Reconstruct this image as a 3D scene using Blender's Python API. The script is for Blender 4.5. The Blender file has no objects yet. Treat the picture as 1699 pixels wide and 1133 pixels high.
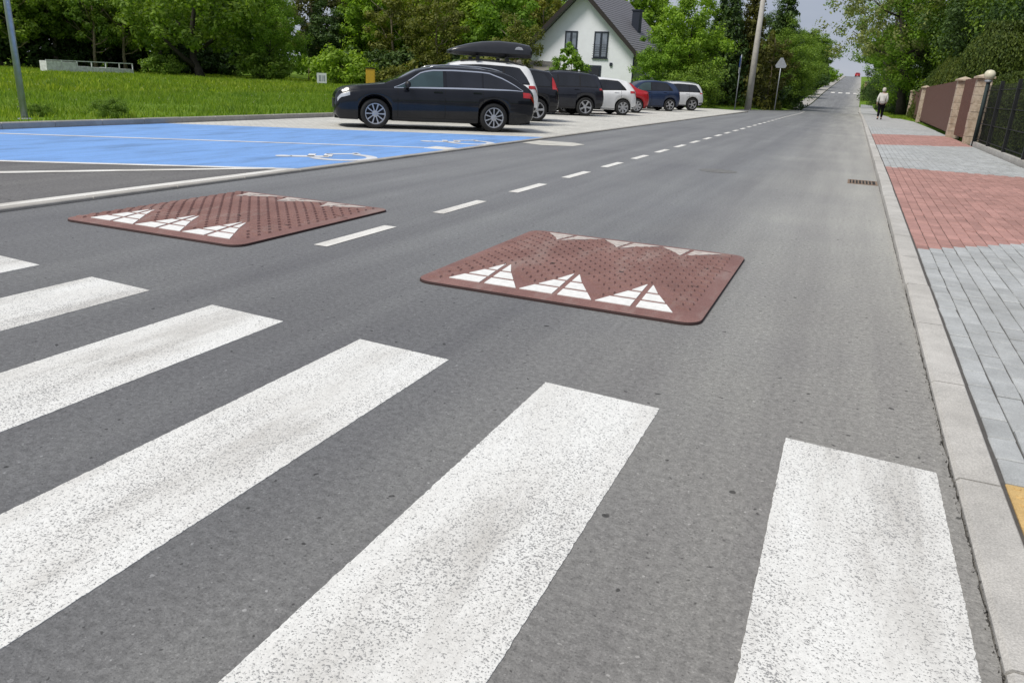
import bpy, bmesh, math, random
import numpy as np
from mathutils import Vector, Matrix

random.seed(7)
RNG = np.random.default_rng(7)
scene = bpy.context.scene
COL = scene.collection
PI = math.pi

# ------------------------------------------------------------------ camera
cam_data = bpy.data.cameras.new('camera')
cam = bpy.data.objects.new('camera', cam_data)
COL.objects.link(cam)
cR = Vector((0.917027, 0.396086, 0.046654))
cU = Vector((-0.169364, 0.280843, 0.944692))
cF = Vector((-0.361077, 0.874210, -0.324624))
M = Matrix((cR, cU, -cF)).transposed().to_4x4()
M.translation = Vector((0, 0, 1.2329))
cam.matrix_world = M
cam_data.sensor_width = 36.0
cam_data.lens = 1260.08 / 1699.0 * 36.0
cam_data.clip_start = 0.05
cam_data.clip_end = 4000
scene.camera = cam

# ------------------------------------------------------------------ sky and sun
SUN_EL, SUN_AZ = 56.0, 215.0          # degrees, azimuth clockwise from +Y
world = bpy.data.worlds.new('World')
scene.world = world
world.use_nodes = True
wn, wl = world.node_tree.nodes, world.node_tree.links
wn.clear()
w_out = wn.new('ShaderNodeOutputWorld')
w_bg = wn.new('ShaderNodeBackground')
w_sky = wn.new('ShaderNodeTexSky')
w_sky.sky_type = 'NISHITA'
w_sky.sun_disc = False
w_sky.sun_elevation = math.radians(SUN_EL)
w_sky.sun_rotation = math.radians(SUN_AZ)
w_sky.air_density = 1.0
w_sky.dust_density = 1.0
w_co = wn.new('ShaderNodeTexCoord')
w_map = wn.new('ShaderNodeMapping')
w_map.inputs['Scale'].default_value = (1.2, 1.2, 3.5)
w_noise = wn.new('ShaderNodeTexNoise')
w_noise.inputs['Scale'].default_value = 2.4
w_noise.inputs['Detail'].default_value = 7
w_noise.inputs['Roughness'].default_value = 0.55
w_ramp = wn.new('ShaderNodeValToRGB')
w_ramp.color_ramp.elements[0].position = 0.30
w_ramp.color_ramp.elements[0].color = (4.0, 4.5, 5.7, 1)
w_ramp.color_ramp.elements[1].position = 0.72
w_ramp.color_ramp.elements[1].color = (6.2, 6.5, 7.3, 1)
w_mix = wn.new('ShaderNodeMix')
w_mix.data_type = 'RGBA'
w_mix.inputs['Factor'].default_value = 0.88
wl.new(w_co.outputs['Generated'], w_map.inputs['Vector'])
wl.new(w_map.outputs['Vector'], w_noise.inputs['Vector'])
wl.new(w_noise.outputs['Fac'], w_ramp.inputs['Fac'])
wl.new(w_sky.outputs['Color'], w_mix.inputs['A'])
wl.new(w_ramp.outputs['Color'], w_mix.inputs['B'])
wl.new(w_mix.outputs['Result'], w_bg.inputs['Color'])
w_bg.inputs['Strength'].default_value = 0.055
wl.new(w_bg.outputs['Background'], w_out.inputs['Surface'])

sun_data = bpy.data.lights.new('sun', 'SUN')
sun_data.energy = 2.0
sun_data.angle = math.radians(18)
sun_data.color = (1.0, 0.955, 0.87)
sun = bpy.data.objects.new('sun', sun_data)
COL.objects.link(sun)
_el, _az = math.radians(SUN_EL), math.radians(SUN_AZ)
_to = Vector((math.sin(_az) * math.cos(_el), math.cos(_az) * math.cos(_el), math.sin(_el)))
sun.rotation_euler = _to.to_track_quat('Z', 'Y').to_euler()

vs = scene.view_settings
vs.view_transform = 'Standard'
vs.look = 'None'
vs.gamma = 1
vs.use_curve_mapping = False
vs.exposure = 0.70
scene.render.engine = 'CYCLES'
scene.cycles.max_bounces = 6
scene.cycles.transparent_max_bounces = 6

# ------------------------------------------------------------------ node helpers
MATS = {}

def new_mat(name):
    m = bpy.data.materials.new(name)
    m.use_nodes = True
    n, l = m.node_tree.nodes, m.node_tree.links
    b = n['Principled BSDF']
    MATS[name] = m
    return m, n, l, b

def tex_pos(n):
    g = n.new('ShaderNodeNewGeometry')
    return g.outputs['Position']

def tex_obj(n):
    return n.new('ShaderNodeTexCoord').outputs['Object']

def noise(n, l, vec, scale, detail=4, rough=0.55):
    t = n.new('ShaderNodeTexNoise')
    t.inputs['Scale'].default_value = scale
    t.inputs['Detail'].default_value = detail
    t.inputs['Roughness'].default_value = rough
    l.new(vec, t.inputs['Vector'])
    return t.outputs['Fac']

def ramp(n, l, fac, stops):
    r = n.new('ShaderNodeValToRGB')
    cr = r.color_ramp
    while len(cr.elements) < len(stops):
        cr.elements.new(0.5)
    for e, (p, c) in zip(cr.elements, stops):
        e.position = p
        e.color = (c[0], c[1], c[2], 1) if not isinstance(c, (int, float)) else (c, c, c, 1)
    l.new(fac, r.inputs['Fac'])
    return r.outputs['Color']

def mix(n, l, fac, a, b, mode='MIX'):
    x = n.new('ShaderNodeMix')
    x.data_type = 'RGBA'
    x.blend_type = mode
    for s, v in (('Factor', fac), ('A', a), ('B', b)):
        if isinstance(v, bpy.types.NodeSocket):
            l.new(v, x.inputs[s])
        elif isinstance(v, (int, float)):
            if s == 'Factor':
                x.inputs[s].default_value = v
            else:
                x.inputs[s].default_value = (v, v, v, 1)
        else:
            x.inputs[s].default_value = (v[0], v[1], v[2], 1)
    return x.outputs['Result']

def bump(n, l, b, h, strength=0.3, dist=0.01):
    k = n.new('ShaderNodeBump')
    k.inputs['Strength'].default_value = strength
    k.inputs['Distance'].default_value = dist
    l.new(h, k.inputs['Height'])
    l.new(k.outputs['Normal'], b.inputs['Normal'])

def simple(name, col, rough=0.6, metal=0.0, var=0.12, scale=6.0, coat=0.0, spec=0.5, bumpy=0.0):
    m, n, l, b = new_mat(name)
    v = noise(n, l, tex_obj(n), scale, 5)
    d = [c * (1 - var) for c in col]
    u = [min(1, c * (1 + var)) for c in col]
    l.new(ramp(n, l, v, [(0.3, d), (0.7, u)]), b.inputs['Base Color'])
    b.inputs['Roughness'].default_value = rough
    b.inputs['Metallic'].default_value = metal
    b.inputs['Specular IOR Level'].default_value = spec
    b.inputs['Coat Weight'].default_value = coat
    b.inputs['Coat Roughness'].default_value = 0.04
    if bumpy:
        bump(n, l, b, noise(n, l, tex_obj(n), scale * 12, 3), bumpy, 0.01)
    return m

def sepx(n, l, vec):
    s = n.new('ShaderNodeSeparateXYZ')
    l.new(vec, s.inputs[0])
    return s.outputs

def math_node(n, l, op, a, b=None, clamp=False):
    t = n.new('ShaderNodeMath')
    t.operation = op
    t.use_clamp = clamp
    for i, v in enumerate((a, b)):
        if v is None:
            continue
        if isinstance(v, bpy.types.NodeSocket):
            l.new(v, t.inputs[i])
        else:
            t.inputs[i].default_value = v
    return t.outputs[0]

def scaled(n, l, vec, s):
    m = n.new('ShaderNodeMapping')
    m.inputs['Scale'].default_value = s
    l.new(vec, m.inputs['Vector'])
    return m.outputs['Vector']

def asphalt(name, base, dust_and_sheen=True):
    m, n, l, b = new_mat(name)
    P = tex_pos(n)
    fine = noise(n, l, P, 130, 3, 0.7)
    mid = noise(n, l, P, 38, 4, 0.7)
    big = noise(n, l, P, 0.55, 4, 0.6)
    streak = noise(n, l, scaled(n, l, P, (1.5, 0.07, 1)), 1.4, 4, 0.6)
    c = ramp(n, l, fine, [(0.26, [x * 0.40 for x in base]), (0.44, [x * 0.95 for x in base]), (0.6, [x * 1.06 for x in base]), (0.76, [x * 1.9 for x in base])])
    c = mix(n, l, 1.0, c, ramp(n, l, mid, [(0.3, 0.72), (0.7, 1.26)]), 'MULTIPLY')
    c = mix(n, l, 1.0, c, ramp(n, l, big, [(0.32, (0.93, 0.925, 0.94)), (0.68, (1.06, 1.06, 1.05))]), 'MULTIPLY')
    c = mix(n, l, 1.0, c, ramp(n, l, streak, [(0.3, (0.82, 0.81, 0.83)), (0.7, (1.15, 1.15, 1.14))]), 'MULTIPLY')
    # rare dark stone pits
    pit = noise(n, l, P, 24, 1, 0.4)
    c = mix(n, l, 1.0, c, ramp(n, l, pit, [(0.225, 0.30), (0.262, 1.0)]), 'MULTIPLY')
    pit2 = noise(n, l, P, 55, 1, 0.4)
    c = mix(n, l, 1.0, c, ramp(n, l, pit2, [(0.23, 0.42), (0.275, 1.0)]), 'MULTIPLY')
    pale = noise(n, l, P, 47, 1, 0.4)
    c = mix(n, l, 1.0, c, ramp(n, l, pale, [(0.735, 1.0), (0.77, 1.7)]), 'MULTIPLY')
    # tar spots and stains
    st = noise(n, l, P, 5.5, 2, 0.5)
    c = mix(n, l, 1.0, c, ramp(n, l, st, [(0.19, 0.62), (0.225, 1.0)]), 'MULTIPLY')
    if dust_and_sheen:
        X = sepx(n, l, P)[0]
        wob = noise(n, l, P, 0.8, 3)
        xx = math_node(n, l, 'ADD', X, math_node(n, l, 'MULTIPLY', wob, 0.5))
        # darker mottled film at the crossing; grazing sky sheen painted into the paler distance
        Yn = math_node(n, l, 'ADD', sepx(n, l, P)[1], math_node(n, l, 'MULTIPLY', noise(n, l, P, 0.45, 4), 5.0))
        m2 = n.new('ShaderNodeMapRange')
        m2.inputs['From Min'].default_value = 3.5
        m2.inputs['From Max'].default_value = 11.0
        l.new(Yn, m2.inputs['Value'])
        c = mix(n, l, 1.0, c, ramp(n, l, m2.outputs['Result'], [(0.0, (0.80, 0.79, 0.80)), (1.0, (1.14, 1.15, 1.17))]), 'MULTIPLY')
        mm = n.new('ShaderNodeMapRange')
        mm.inputs['From Min'].default_value = -1.3
        mm.inputs['From Max'].default_value = 0.75
        l.new(xx, mm.inputs['Value'])
        c = mix(n, l, mm.outputs['Result'], c, mix(n, l, 1.0, c, (1.88, 1.80, 1.62), 'MULTIPLY'))
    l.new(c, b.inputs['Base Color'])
    b.inputs['Roughness'].default_value = 0.78
    b.inputs['Specular IOR Level'].default_value = 0.4
    h = math_node(n, l, 'ADD', fine, math_node(n, l, 'MULTIPLY', mid, 0.7))
    bump(n, l, b, h, 0.55, 0.006)
    return m

def paint(name, col, wear=0.5, under=(0.10, 0.10, 0.105)):
    m, n, l, b = new_mat(name)
    P = tex_pos(n)
    fine = noise(n, l, P, 170, 2, 0.6)
    patch = noise(n, l, scaled(n, l, P, (3.2, 0.8, 1)), 1.2, 4, 0.6)
    dirt = noise(n, l, scaled(n, l, P, (2.5, 0.5, 1)), 1.3, 5, 0.65)
    thr = math_node(n, l, 'MULTIPLY_ADD', patch, -0.16 * wear * 2)
    k = n.new('ShaderNodeMath')
    k.operation = 'MULTIPLY_ADD'
    l.new(patch, k.inputs[0])
    k.inputs[1].default_value = -0.42 * wear
    l.new(fine, k.inputs[2])
    c = ramp(n, l, dirt, [(0.33, [col[0] * 0.68, col[1] * 0.66, col[2] * 0.64]), (0.47, [col[0] * 0.90, col[1] * 0.89, col[2] * 0.88]), (0.62, col)])
    c = mix(n, l, 1.0, c, ramp(n, l, noise(n, l, P, 60, 3, 0.7), [(0.3, 0.86), (0.6, 1.0)]), 'MULTIPLY')
    f = ramp(n, l, k.outputs[0], [(0.215, 0.0), (0.30, 1.0)])
    c = mix(n, l, f, under, c)
    l.new(c, b.inputs['Base Color'])
    b.inputs['Roughness'].default_value = 0.65
    bump(n, l, b, math_node(n, l, 'ADD', fine, f), 0.4, 0.004)
    return m

def foliage(name, dark, light, trans=0.35, tint=None):
    m, n, l, b = new_mat(name)
    g = n.new('ShaderNodeNewGeometry')
    o = tex_obj(n)
    c1 = ramp(n, l, g.outputs['Random Per Island'], [(0.0, dark), (1.0, light)])
    big = noise(n, l, o, 0.6, 3)
    c = mix(n, l, 1.0, c1, ramp(n, l, big, [(0.3, (0.7, 0.74, 0.75)), (0.7, (1.25, 1.2, 1.05))]), 'MULTIPLY')
    oi = n.new('ShaderNodeObjectInfo')
    c = mix(n, l, 1.0, c, ramp(n, l, oi.outputs['Random'], [(0.0, (0.88, 0.93, 0.95)), (0.5, (1, 1, 1)), (1.0, (1.15, 1.07, 0.9))]), 'MULTIPLY')
    l.new(c, b.inputs['Base Color'])
    b.inputs['Roughness'].default_value = 0.6
    b.inputs['Specular IOR Level'].default_value = 0.3
    t = n.new('ShaderNodeBsdfTranslucent')
    l.new(mix(n, l, 1.0, c, (1.3, 1.35, 0.6), 'MULTIPLY'), t.inputs['Color'])
    ms = n.new('ShaderNodeMixShader')
    ms.inputs[0].default_value = trans
    l.new(b.outputs[0], ms.inputs[1])
    l.new(t.outputs[0], ms.inputs[2])
    l.new(ms.outputs[0], n['Material Output'].inputs['Surface'])
    return m

# ------------------------------------------------------------------ materials
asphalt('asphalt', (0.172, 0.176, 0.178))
asphalt('lot_asphalt', (0.15, 0.147, 0.145), dust_and_sheen=False)
paint('stripe_paint', (0.81, 0.81, 0.785), 0.66, (0.27, 0.268, 0.265))
paint('line_paint', (0.84, 0.83, 0.79), 0.35)
paint('blue_paint', (0.20, 0.405, 0.82), 0.5, (0.16, 0.27, 0.46))
paint('symbol_paint', (0.78, 0.80, 0.82), 0.4, (0.12, 0.26, 0.6))
simple('cushion_white_worn', (0.54, 0.49, 0.45), 0.7, var=0.25, scale=22)
simple('cushion_white', (0.76, 0.76, 0.74), 0.6, var=0.1, scale=30)

def rubber():
    m, n, l, b = new_mat('cushion_rubber')
    P = tex_pos(n)
    big = noise(n, l, P, 2.5, 4)
    fine = noise(n, l, P, 120, 3, 0.7)
    c = ramp(n, l, big, [(0.3, (0.185, 0.092, 0.080)), (0.7, (0.25, 0.135, 0.118))])
    c = mix(n, l, 1.0, c, ramp(n, l, fine, [(0.3, 0.72), (0.7, 1.25)]), 'MULTIPLY')
    dust = noise(n, l, scaled(n, l, P, (2.2, 0.6, 1)), 2.0, 5, 0.7)
    c = mix(n, l, ramp(n, l, dust, [(0.52, 0.0), (0.72, 0.55)]), c, (0.33, 0.27, 0.245))
    c = mix(n, l, ramp(n, l, dust, [(0.24, 0.5), (0.40, 0.0)]), c, (0.10, 0.065, 0.06))
    l.new(c, b.inputs['Base Color'])
    b.inputs['Roughness'].default_value = 0.7
    bump(n, l, b, fine, 0.4, 0.004)
rubber()
simple('rubber_edge', (0.045, 0.022, 0.02), 0.8)
simple('seam_dark', (0.12, 0.062, 0.054), 0.9)

def concrete(name, col, sc=9.0, rough=0.85, pervar=0.0, speck=0.18):
    m, n, l, b = new_mat(name)
    P = tex_pos(n)
    a = noise(n, l, P, sc, 5, 0.65)
    f = noise(n, l, P, 160, 3, 0.7)
    big = noise(n, l, P, 0.7, 3)
    c = ramp(n, l, a, [(0.3, [x * 0.84 for x in col]), (0.7, [x * 1.12 for x in col])])
    c = mix(n, l, 1.0, c, ramp(n, l, f, [(0.3, 1 - speck), (0.7, 1 + speck)]), 'MULTIPLY')
    c = mix(n, l, 1.0, c, ramp(n, l, big, [(0.3, (0.9, 0.89, 0.87)), (0.7, (1.08, 1.08, 1.08))]), 'MULTIPLY')
    if pervar:
        g = n.new('ShaderNodeNewGeometry')
        oi = n.new('ShaderNodeObjectInfo')
        r = math_node(n, l, 'FRACT', math_node(n, l, 'ADD', g.outputs['Random Per Island'], oi.outputs['Random']))
        c = mix(n, l, 1.0, c, ramp(n, l, r, [(0.0, 1 - pervar), (1.0, 1 + pervar)]), 'MULTIPLY')
    l.new(c, b.inputs['Base Color'])
    b.inputs['Roughness'].default_value = rough
    bump(n, l, b, math_node(n, l, 'ADD', f, a), 0.35, 0.004)
    return m
concrete('kerb_concrete', (0.47, 0.455, 0.43), 6, pervar=0.06, speck=0.26)
concrete('paver_grey', (0.40, 0.415, 0.42), 8, pervar=0.10)
concrete('paver_red', (0.40, 0.222, 0.195), 8, pervar=0.14)
concrete('tile_yellow', (0.60, 0.41, 0.17), 8, pervar=0.08)
concrete('joint_sand', (0.09, 0.085, 0.08), 30)
concrete('grime', (0.055, 0.052, 0.048), 20)
concrete('lot_concrete', (0.54, 0.53, 0.49), 3)
concrete('edging', (0.36, 0.345, 0.32), 5)

def far_paving(name, grey=True):
    m, n, l, b = new_mat(name)
    P = tex_pos(n)
    br = n.new('ShaderNodeTexBrick')
    br.inputs['Scale'].default_value = 1.0
    br.inputs['Brick Width'].default_value = 0.2
    br.inputs['Row Height'].default_value = 0.1
    br.inputs['Mortar Size'].default_value = 0.006
    base = (0.43, 0.435, 0.43) if grey else (0.56, 0.55, 0.51)
    br.inputs['Color1'].default_value = (*[c * 0.92 for c in base], 1)
    br.inputs['Color2'].default_value = (*[c * 1.08 for c in base], 1)
    br.inputs['Mortar'].default_value = (*[c * 0.6 for c in base], 1)
    mp = n.new('ShaderNodeMapping')
    mp.inputs['Rotation'].default_value = (0, 0, PI / 2)
    l.new(P, mp.inputs['Vector'])
    l.new(mp.outputs['Vector'], br.inputs['Vector'])
    c = mix(n, l, 1.0, br.outputs['Color'], ramp(n, l, noise(n, l, P, 0.9, 4), [(0.3, 0.87), (0.7, 1.1)]), 'MULTIPLY')
    l.new(c, b.inputs['Base Color'])
    b.inputs['Roughness'].default_value = 0.85
far_paving('far_paving')
far_paving('lot_paving', False)

def vary_meadow(mat):
    n, l = mat.node_tree.nodes, mat.node_tree.links
    b = n['Principled BSDF']
    src = b.inputs['Base Color'].links[0].from_socket
    P = tex_pos(n)
    w = noise(n, l, P, 0.16, 5, 0.65)
    c = mix(n, l, 1.0, src, ramp(n, l, w, [(0.30, (0.62, 0.74, 0.8)), (0.48, (0.95, 0.98, 1.0)), (0.62, (1.25, 1.1, 1.0)), (0.75, (1.45, 1.18, 1.4))]), 'MULTIPLY')
    l.new(c, b.inputs['Base Color'])

def grass_ground():
    m, n, l, b = new_mat('grass_ground')
    P = tex_pos(n)
    a = noise(n, l, P, 0.25, 5, 0.6)
    f = noise(n, l, P, 5, 5, 0.7)
    c = ramp(n, l, a, [(0.3, (0.095, 0.175, 0.014)), (0.55, (0.14, 0.235, 0.02)), (0.75, (0.18, 0.25, 0.035))])
    c = mix(n, l, 1.0, c, ramp(n, l, f, [(0.25, 0.55), (0.75, 1.35)]), 'MULTIPLY')
    l.new(c, b.inputs['Base Color'])
    b.inputs['Roughness'].default_value = 0.9
    b.inputs['Specular IOR Level'].default_value = 0.15
    bump(n, l, b, f, 0.8, 0.1)
grass_ground()
concrete('soil_shoulder', (0.30, 0.22, 0.16), 3)
concrete('hedge_soil', (0.06, 0.045, 0.03), 3)

foliage('grass_blades', (0.110, 0.210, 0.018), (0.282, 0.393, 0.048), 0.4)
vary_meadow(MATS['grass_blades'])
foliage('leaf_mid', (0.089, 0.167, 0.023), (0.252, 0.377, 0.051), 0.35)
foliage('leaf_bright', (0.109, 0.216, 0.020), (0.279, 0.445, 0.050), 0.4)
foliage('leaf_lime', (0.162, 0.270, 0.018), (0.346, 0.478, 0.053), 0.4)
foliage('leaf_dark', (0.031, 0.066, 0.019), (0.098, 0.163, 0.038), 0.25)
foliage('leaf_olive', (0.095, 0.116, 0.022), (0.228, 0.244, 0.048), 0.35)
foliage('leaf_brown', (0.090, 0.103, 0.036), (0.178, 0.195, 0.066), 0.25)
foliage('leaf_pale', (0.140, 0.189, 0.077), (0.280, 0.336, 0.140), 0.4)
foliage('leaf_rust', (0.070, 0.078, 0.017), (0.165, 0.16, 0.035), 0.3)
foliage('leaf_thuja', (0.040, 0.072, 0.012), (0.125, 0.165, 0.024), 0.2)
simple('bark_dark', (0.045, 0.038, 0.03), 0.9, var=0.35, scale=8, bumpy=0.6)
simple('bark_grey', (0.14, 0.125, 0.10), 0.9, var=0.35, scale=8, bumpy=0.6)
simple('bark_tan', (0.22, 0.18, 0.12), 0.9, var=0.3, scale=8, bumpy=0.6)

def car_paint(name, col, rough=0.28, metal=0.0):
    m, n, l, b = new_mat(name)
    d = noise(n, l, tex_obj(n), 2.2, 4)
    l.new(ramp(n, l, d, [(0.35, [c * 0.92 for c in col]), (0.7, [c * 1.06 + 0.004 for c in col])]), b.inputs['Base Color'])
    b.inputs['Roughness'].default_value = rough
    b.inputs['Metallic'].default_value = metal
    b.inputs['Coat Weight'].default_value = 0.6
    b.inputs['Specular IOR Level'].default_value = 0.15
    b.inputs['Coat Roughness'].default_value = 0.06
car_paint('paint_black', (0.006, 0.007, 0.011))
car_paint('paint_charcoal', (0.009, 0.010, 0.015))
car_paint('paint_graphite', (0.015, 0.017, 0.026))
car_paint('paint_white', (0.78, 0.79, 0.80))
car_paint('paint_silver', (0.66, 0.67, 0.69))
car_paint('paint_red', (0.42, 0.018, 0.025))
car_paint('paint_navy', (0.020, 0.036, 0.085))
simple('plastic_black', (0.012, 0.012, 0.014), 0.55)
simple('underside', (0.006, 0.006, 0.006), 0.9)
simple('box_black', (0.022, 0.023, 0.028), 0.32, coat=0.4)
simple('tyre_rubber', (0.014, 0.014, 0.014), 0.8)
simple('alloy', (0.46, 0.47, 0.49), 0.35, 0.7, var=0.05)
simple('wheel_shade_dark', (0.010, 0.010, 0.011), 0.6, 0.0)
simple('chrome', (0.80, 0.81, 0.83), 0.14, 1.0, var=0.03)
simple('satin_rail', (0.55, 0.56, 0.58), 0.3, 0.9, var=0.03)
simple('lamp_red', (0.42, 0.010, 0.012), 0.15, coat=0.8)
simple('lamp_clear', (0.40, 0.42, 0.45), 0.45, 0.0)
simple('badge_grey', (0.5, 0.51, 0.53), 0.35, 0.4)

def glass(name, col):
    m, n, l, b = new_mat(name)
    v = noise(n, l, tex_obj(n), 1.6, 2)
    l.new(ramp(n, l, v, [(0.35, [c * 0.75 for c in col]), (0.65, [c * 1.2 for c in col])]), b.inputs['Base Color'])
    b.inputs['Roughness'].default_value = 0.04
    b.inputs['IOR'].default_value = 1.52
    b.inputs['Specular IOR Level'].default_value = 0.6
glass('glass_dark', (0.016, 0.018, 0.024))
glass('glass_teal', (0.050, 0.085, 0.088))
glass('glass_house', (0.22, 0.25, 0.31))

simple('wall_white', (0.80, 0.82, 0.87), 0.85, var=0.04, scale=1.5, bumpy=0.1)
simple('roof_tile', (0.19, 0.185, 0.20), 0.6, var=0.2, scale=10)
simple('wood_dark', (0.020, 0.015, 0.013), 0.7, var=0.3, scale=10)
simple('frame_anthracite', (0.018, 0.024, 0.040), 0.5)
simple('shed_grey', (0.20, 0.185, 0.16), 0.8, var=0.15)
simple('galvanised', (0.42, 0.44, 0.47), 0.45, 0.6, var=0.15, scale=12)
concrete('pole_concrete', (0.47, 0.45, 0.42), 4)
simple('sign_grey', (0.36, 0.38, 0.41), 0.5, 0.3)
simple('sign_blue', (0.035, 0.10, 0.40), 0.4)
simple('sign_white', (0.75, 0.76, 0.77), 0.5)
simple('wood_white', (0.60, 0.62, 0.61), 0.8, var=0.25, scale=5)
simple('seed_pale', (0.42, 0.43, 0.26), 0.8, var=0.25, scale=5)
simple('yellow_box', (0.62, 0.37, 0.03), 0.5)
simple('fence_brown', (0.125, 0.054, 0.037), 0.7, var=0.2, scale=6)
simple('fence_black', (0.007, 0.008, 0.009), 0.6)
simple('fence_screen', (0.012, 0.026, 0.027), 0.75, var=0.3, scale=3)
simple('globe_cream', (0.66, 0.62, 0.47), 0.4)
simple('iron', (0.24, 0.17, 0.12), 0.7, 0.2, var=0.4, scale=30)
simple('manhole_iron', (0.16, 0.16, 0.155), 0.75, 0.0, var=0.3, scale=14)
simple('iron_dark', (0.012, 0.011, 0.010), 0.8)
simple('wall_beige', (0.42, 0.30, 0.20), 0.9, var=0.15)
simple('jacket_white', (0.66, 0.64, 0.60), 0.85, var=0.1)
simple('trousers_black', (0.006, 0.006, 0.008), 0.95, spec=0.1)
simple('hair_pale', (0.55, 0.52, 0.46), 0.8)
simple('skin', (0.50, 0.32, 0.24), 0.6)
simple('shoe_dark', (0.02, 0.02, 0.022), 0.7)

def stone_pillar():
    m, n, l, b = new_mat('pillar_stone')
    o = tex_obj(n)
    a = noise(n, l, o, 7, 5, 0.7)
    c = ramp(n, l, a, [(0.3, (0.30, 0.22, 0.15)), (0.55, (0.52, 0.43, 0.33)), (0.75, (0.62, 0.53, 0.42))])
    l.new(c, b.inputs['Base Color'])
    b.inputs['Roughness'].default_value = 0.9
    bump(n, l, b, a, 0.6, 0.03)
stone_pillar()

# ------------------------------------------------------------------ mesh helpers
def tag(o, label=None, cat=None, group=None, kind=None):
    if label: o['label'] = label
    if cat: o['category'] = cat
    if group: o['group'] = group
    if kind: o['kind'] = kind
    return o

def link(name, me, mat=None, parent=None):
    o = bpy.data.objects.new(name, me)
    COL.objects.link(o)
    if mat is not None and me is not None and len(me.materials) == 0:
        me.materials.append(MATS[mat])
    if parent is not None:
        o.parent = parent
    return o

def empty(name, loc=(0, 0, 0), rz=0.0):
    o = bpy.data.objects.new(name, None)
    o.empty_display_size = 0.2
    COL.objects.link(o)
    o.location = loc
    o.rotation_euler = (0, 0, rz)
    return o

class MB:
    def __init__(s):
        s.v, s.f, s.mi = [], [], []
    def add(s, vs, fs, mi=0):
        k = len(s.v)
        s.v += [tuple(v) for v in vs]
        s.f += [tuple(i + k for i in f) for f in fs]
        s.mi += [mi] * len(fs)
        return s
    def box(s, x0, x1, y0, y1, z0, z1, mi=0, bev=0.0):
        if bev:
            b = bev
            vs = [(x0, y0, z0), (x1, y0, z0), (x1, y1, z0), (x0, y1, z0),
                  (x0, y0, z1 - b), (x1, y0, z1 - b), (x1, y1, z1 - b), (x0, y1, z1 - b),
                  (x0 + b, y0 + b, z1), (x1 - b, y0 + b, z1), (x1 - b, y1 - b, z1), (x0 + b, y1 - b, z1)]
            fs = [(0, 1, 5, 4), (1, 2, 6, 5), (2, 3, 7, 6), (3, 0, 4, 7), (4, 5, 9, 8), (5, 6, 10, 9), (6, 7, 11, 10), (7, 4, 8, 11), (8, 9, 10, 11)]
        else:
            vs = [(x0, y0, z0), (x1, y0, z0), (x1, y1, z0), (x0, y1, z0), (x0, y0, z1), (x1, y0, z1), (x1, y1, z1), (x0, y1, z1)]
            fs = [(0, 3, 2, 1), (4, 5, 6, 7), (0, 1, 5, 4), (1, 2, 6, 5), (2, 3, 7, 6), (3, 0, 4, 7)]
        return s.add(vs, fs, mi)
    def tube(s, pts, rad, seg=8, mi=0, cap=True):
        pts = [Vector(p) for p in pts]
        if isinstance(rad, (int, float)):
            rad = [rad] * len(pts)
        k = len(s.v)
        up = Vector((0.13, 0.21, 1)).normalized()
        for i, p in enumerate(pts):
            d = (pts[min(i + 1, len(pts) - 1)] - pts[max(i - 1, 0)]).normalized()
            a = d.cross(up)
            if a.length < 1e-3:
                a = d.cross(Vector((1, 0, 0)))
            a.normalize()
            c = d.cross(a)
            for j in range(seg):
                t = 2 * PI * j / seg
                s.v.append(tuple(p + (a * math.cos(t) + c * math.sin(t)) * rad[i]))
        n = 0
        for i in range(len(pts) - 1):
            for j in range(seg):
                s.f.append((k + i * seg + j, k + i * seg + (j + 1) % seg, k + (i + 1) * seg + (j + 1) % seg, k + (i + 1) * seg + j))
                n += 1
        if cap:
            s.f.append(tuple(k + j for j in range(seg))[::-1])
            s.f.append(tuple(k + (len(pts) - 1) * seg + j for j in range(seg)))
            n += 2
        s.mi += [mi] * n
        return s
    def lathe(s, prof, seg=24, axis='z', mi=0, center=(0, 0, 0)):
        k = len(s.v)
        n = 0
        for r, h in prof:
            for j in range(seg):
                t = 2 * PI * j / seg
                c, d = r * math.cos(t), r * math.sin(t)
                p = (c, d, h) if axis == 'z' else ((c, h, d) if axis == 'y' else (h, c, d))
                s.v.append((p[0] + center[0], p[1] + center[1], p[2] + center[2]))
        for i in range(len(prof) - 1):
            for j in range(seg):
                s.f.append((k + i * seg + j, k + i * seg + (j + 1) % seg, k + (i + 1) * seg + (j + 1) % seg, k + (i + 1) * seg + j))
                n += 1
        s.mi += [mi] * n
        return s
    def mesh(s, name, mats, smooth=False, fix=True):
        me = bpy.data.meshes.new(name)
        me.from_pydata(s.v, [], s.f)
        for m in ([mats] if isinstance(mats, str) else mats):
            me.materials.append(MATS[m])
        me.polygons.foreach_set('material_index', s.mi)
        if smooth:
            me.polygons.foreach_set('use_smooth', [True] * len(s.f))
        if fix:
            bm = bmesh.new()
            bm.from_mesh(me)
            bmesh.ops.recalc_face_normals(bm, faces=bm.faces)
            bm.to_mesh(me)
            bm.free()
        me.update()
        return me
    def build(s, name, mats, parent=None, smooth=False, fix=True):
        return link(name, s.mesh(name, mats, smooth, fix), None, parent)

def quads_mesh(name, V, mat, nper=4):
    """V: (N*nper,3) array, each nper verts are one face."""
    n = len(V) // nper
    me = bpy.data.meshes.new(name)
    me.vertices.add(len(V))
    me.vertices.foreach_set('co', V.astype(np.float32).ravel())
    me.loops.add(len(V))
    me.loops.foreach_set('vertex_index', np.arange(len(V), dtype=np.int32))
    me.polygons.add(n)
    me.polygons.foreach_set('loop_start', np.arange(0, len(V), nper, dtype=np.int32))
    me.polygons.foreach_set('loop_total', np.full(n, nper, dtype=np.int32))
    me.materials.append(MATS[mat])
    me.update(calc_edges=True)
    return me

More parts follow.
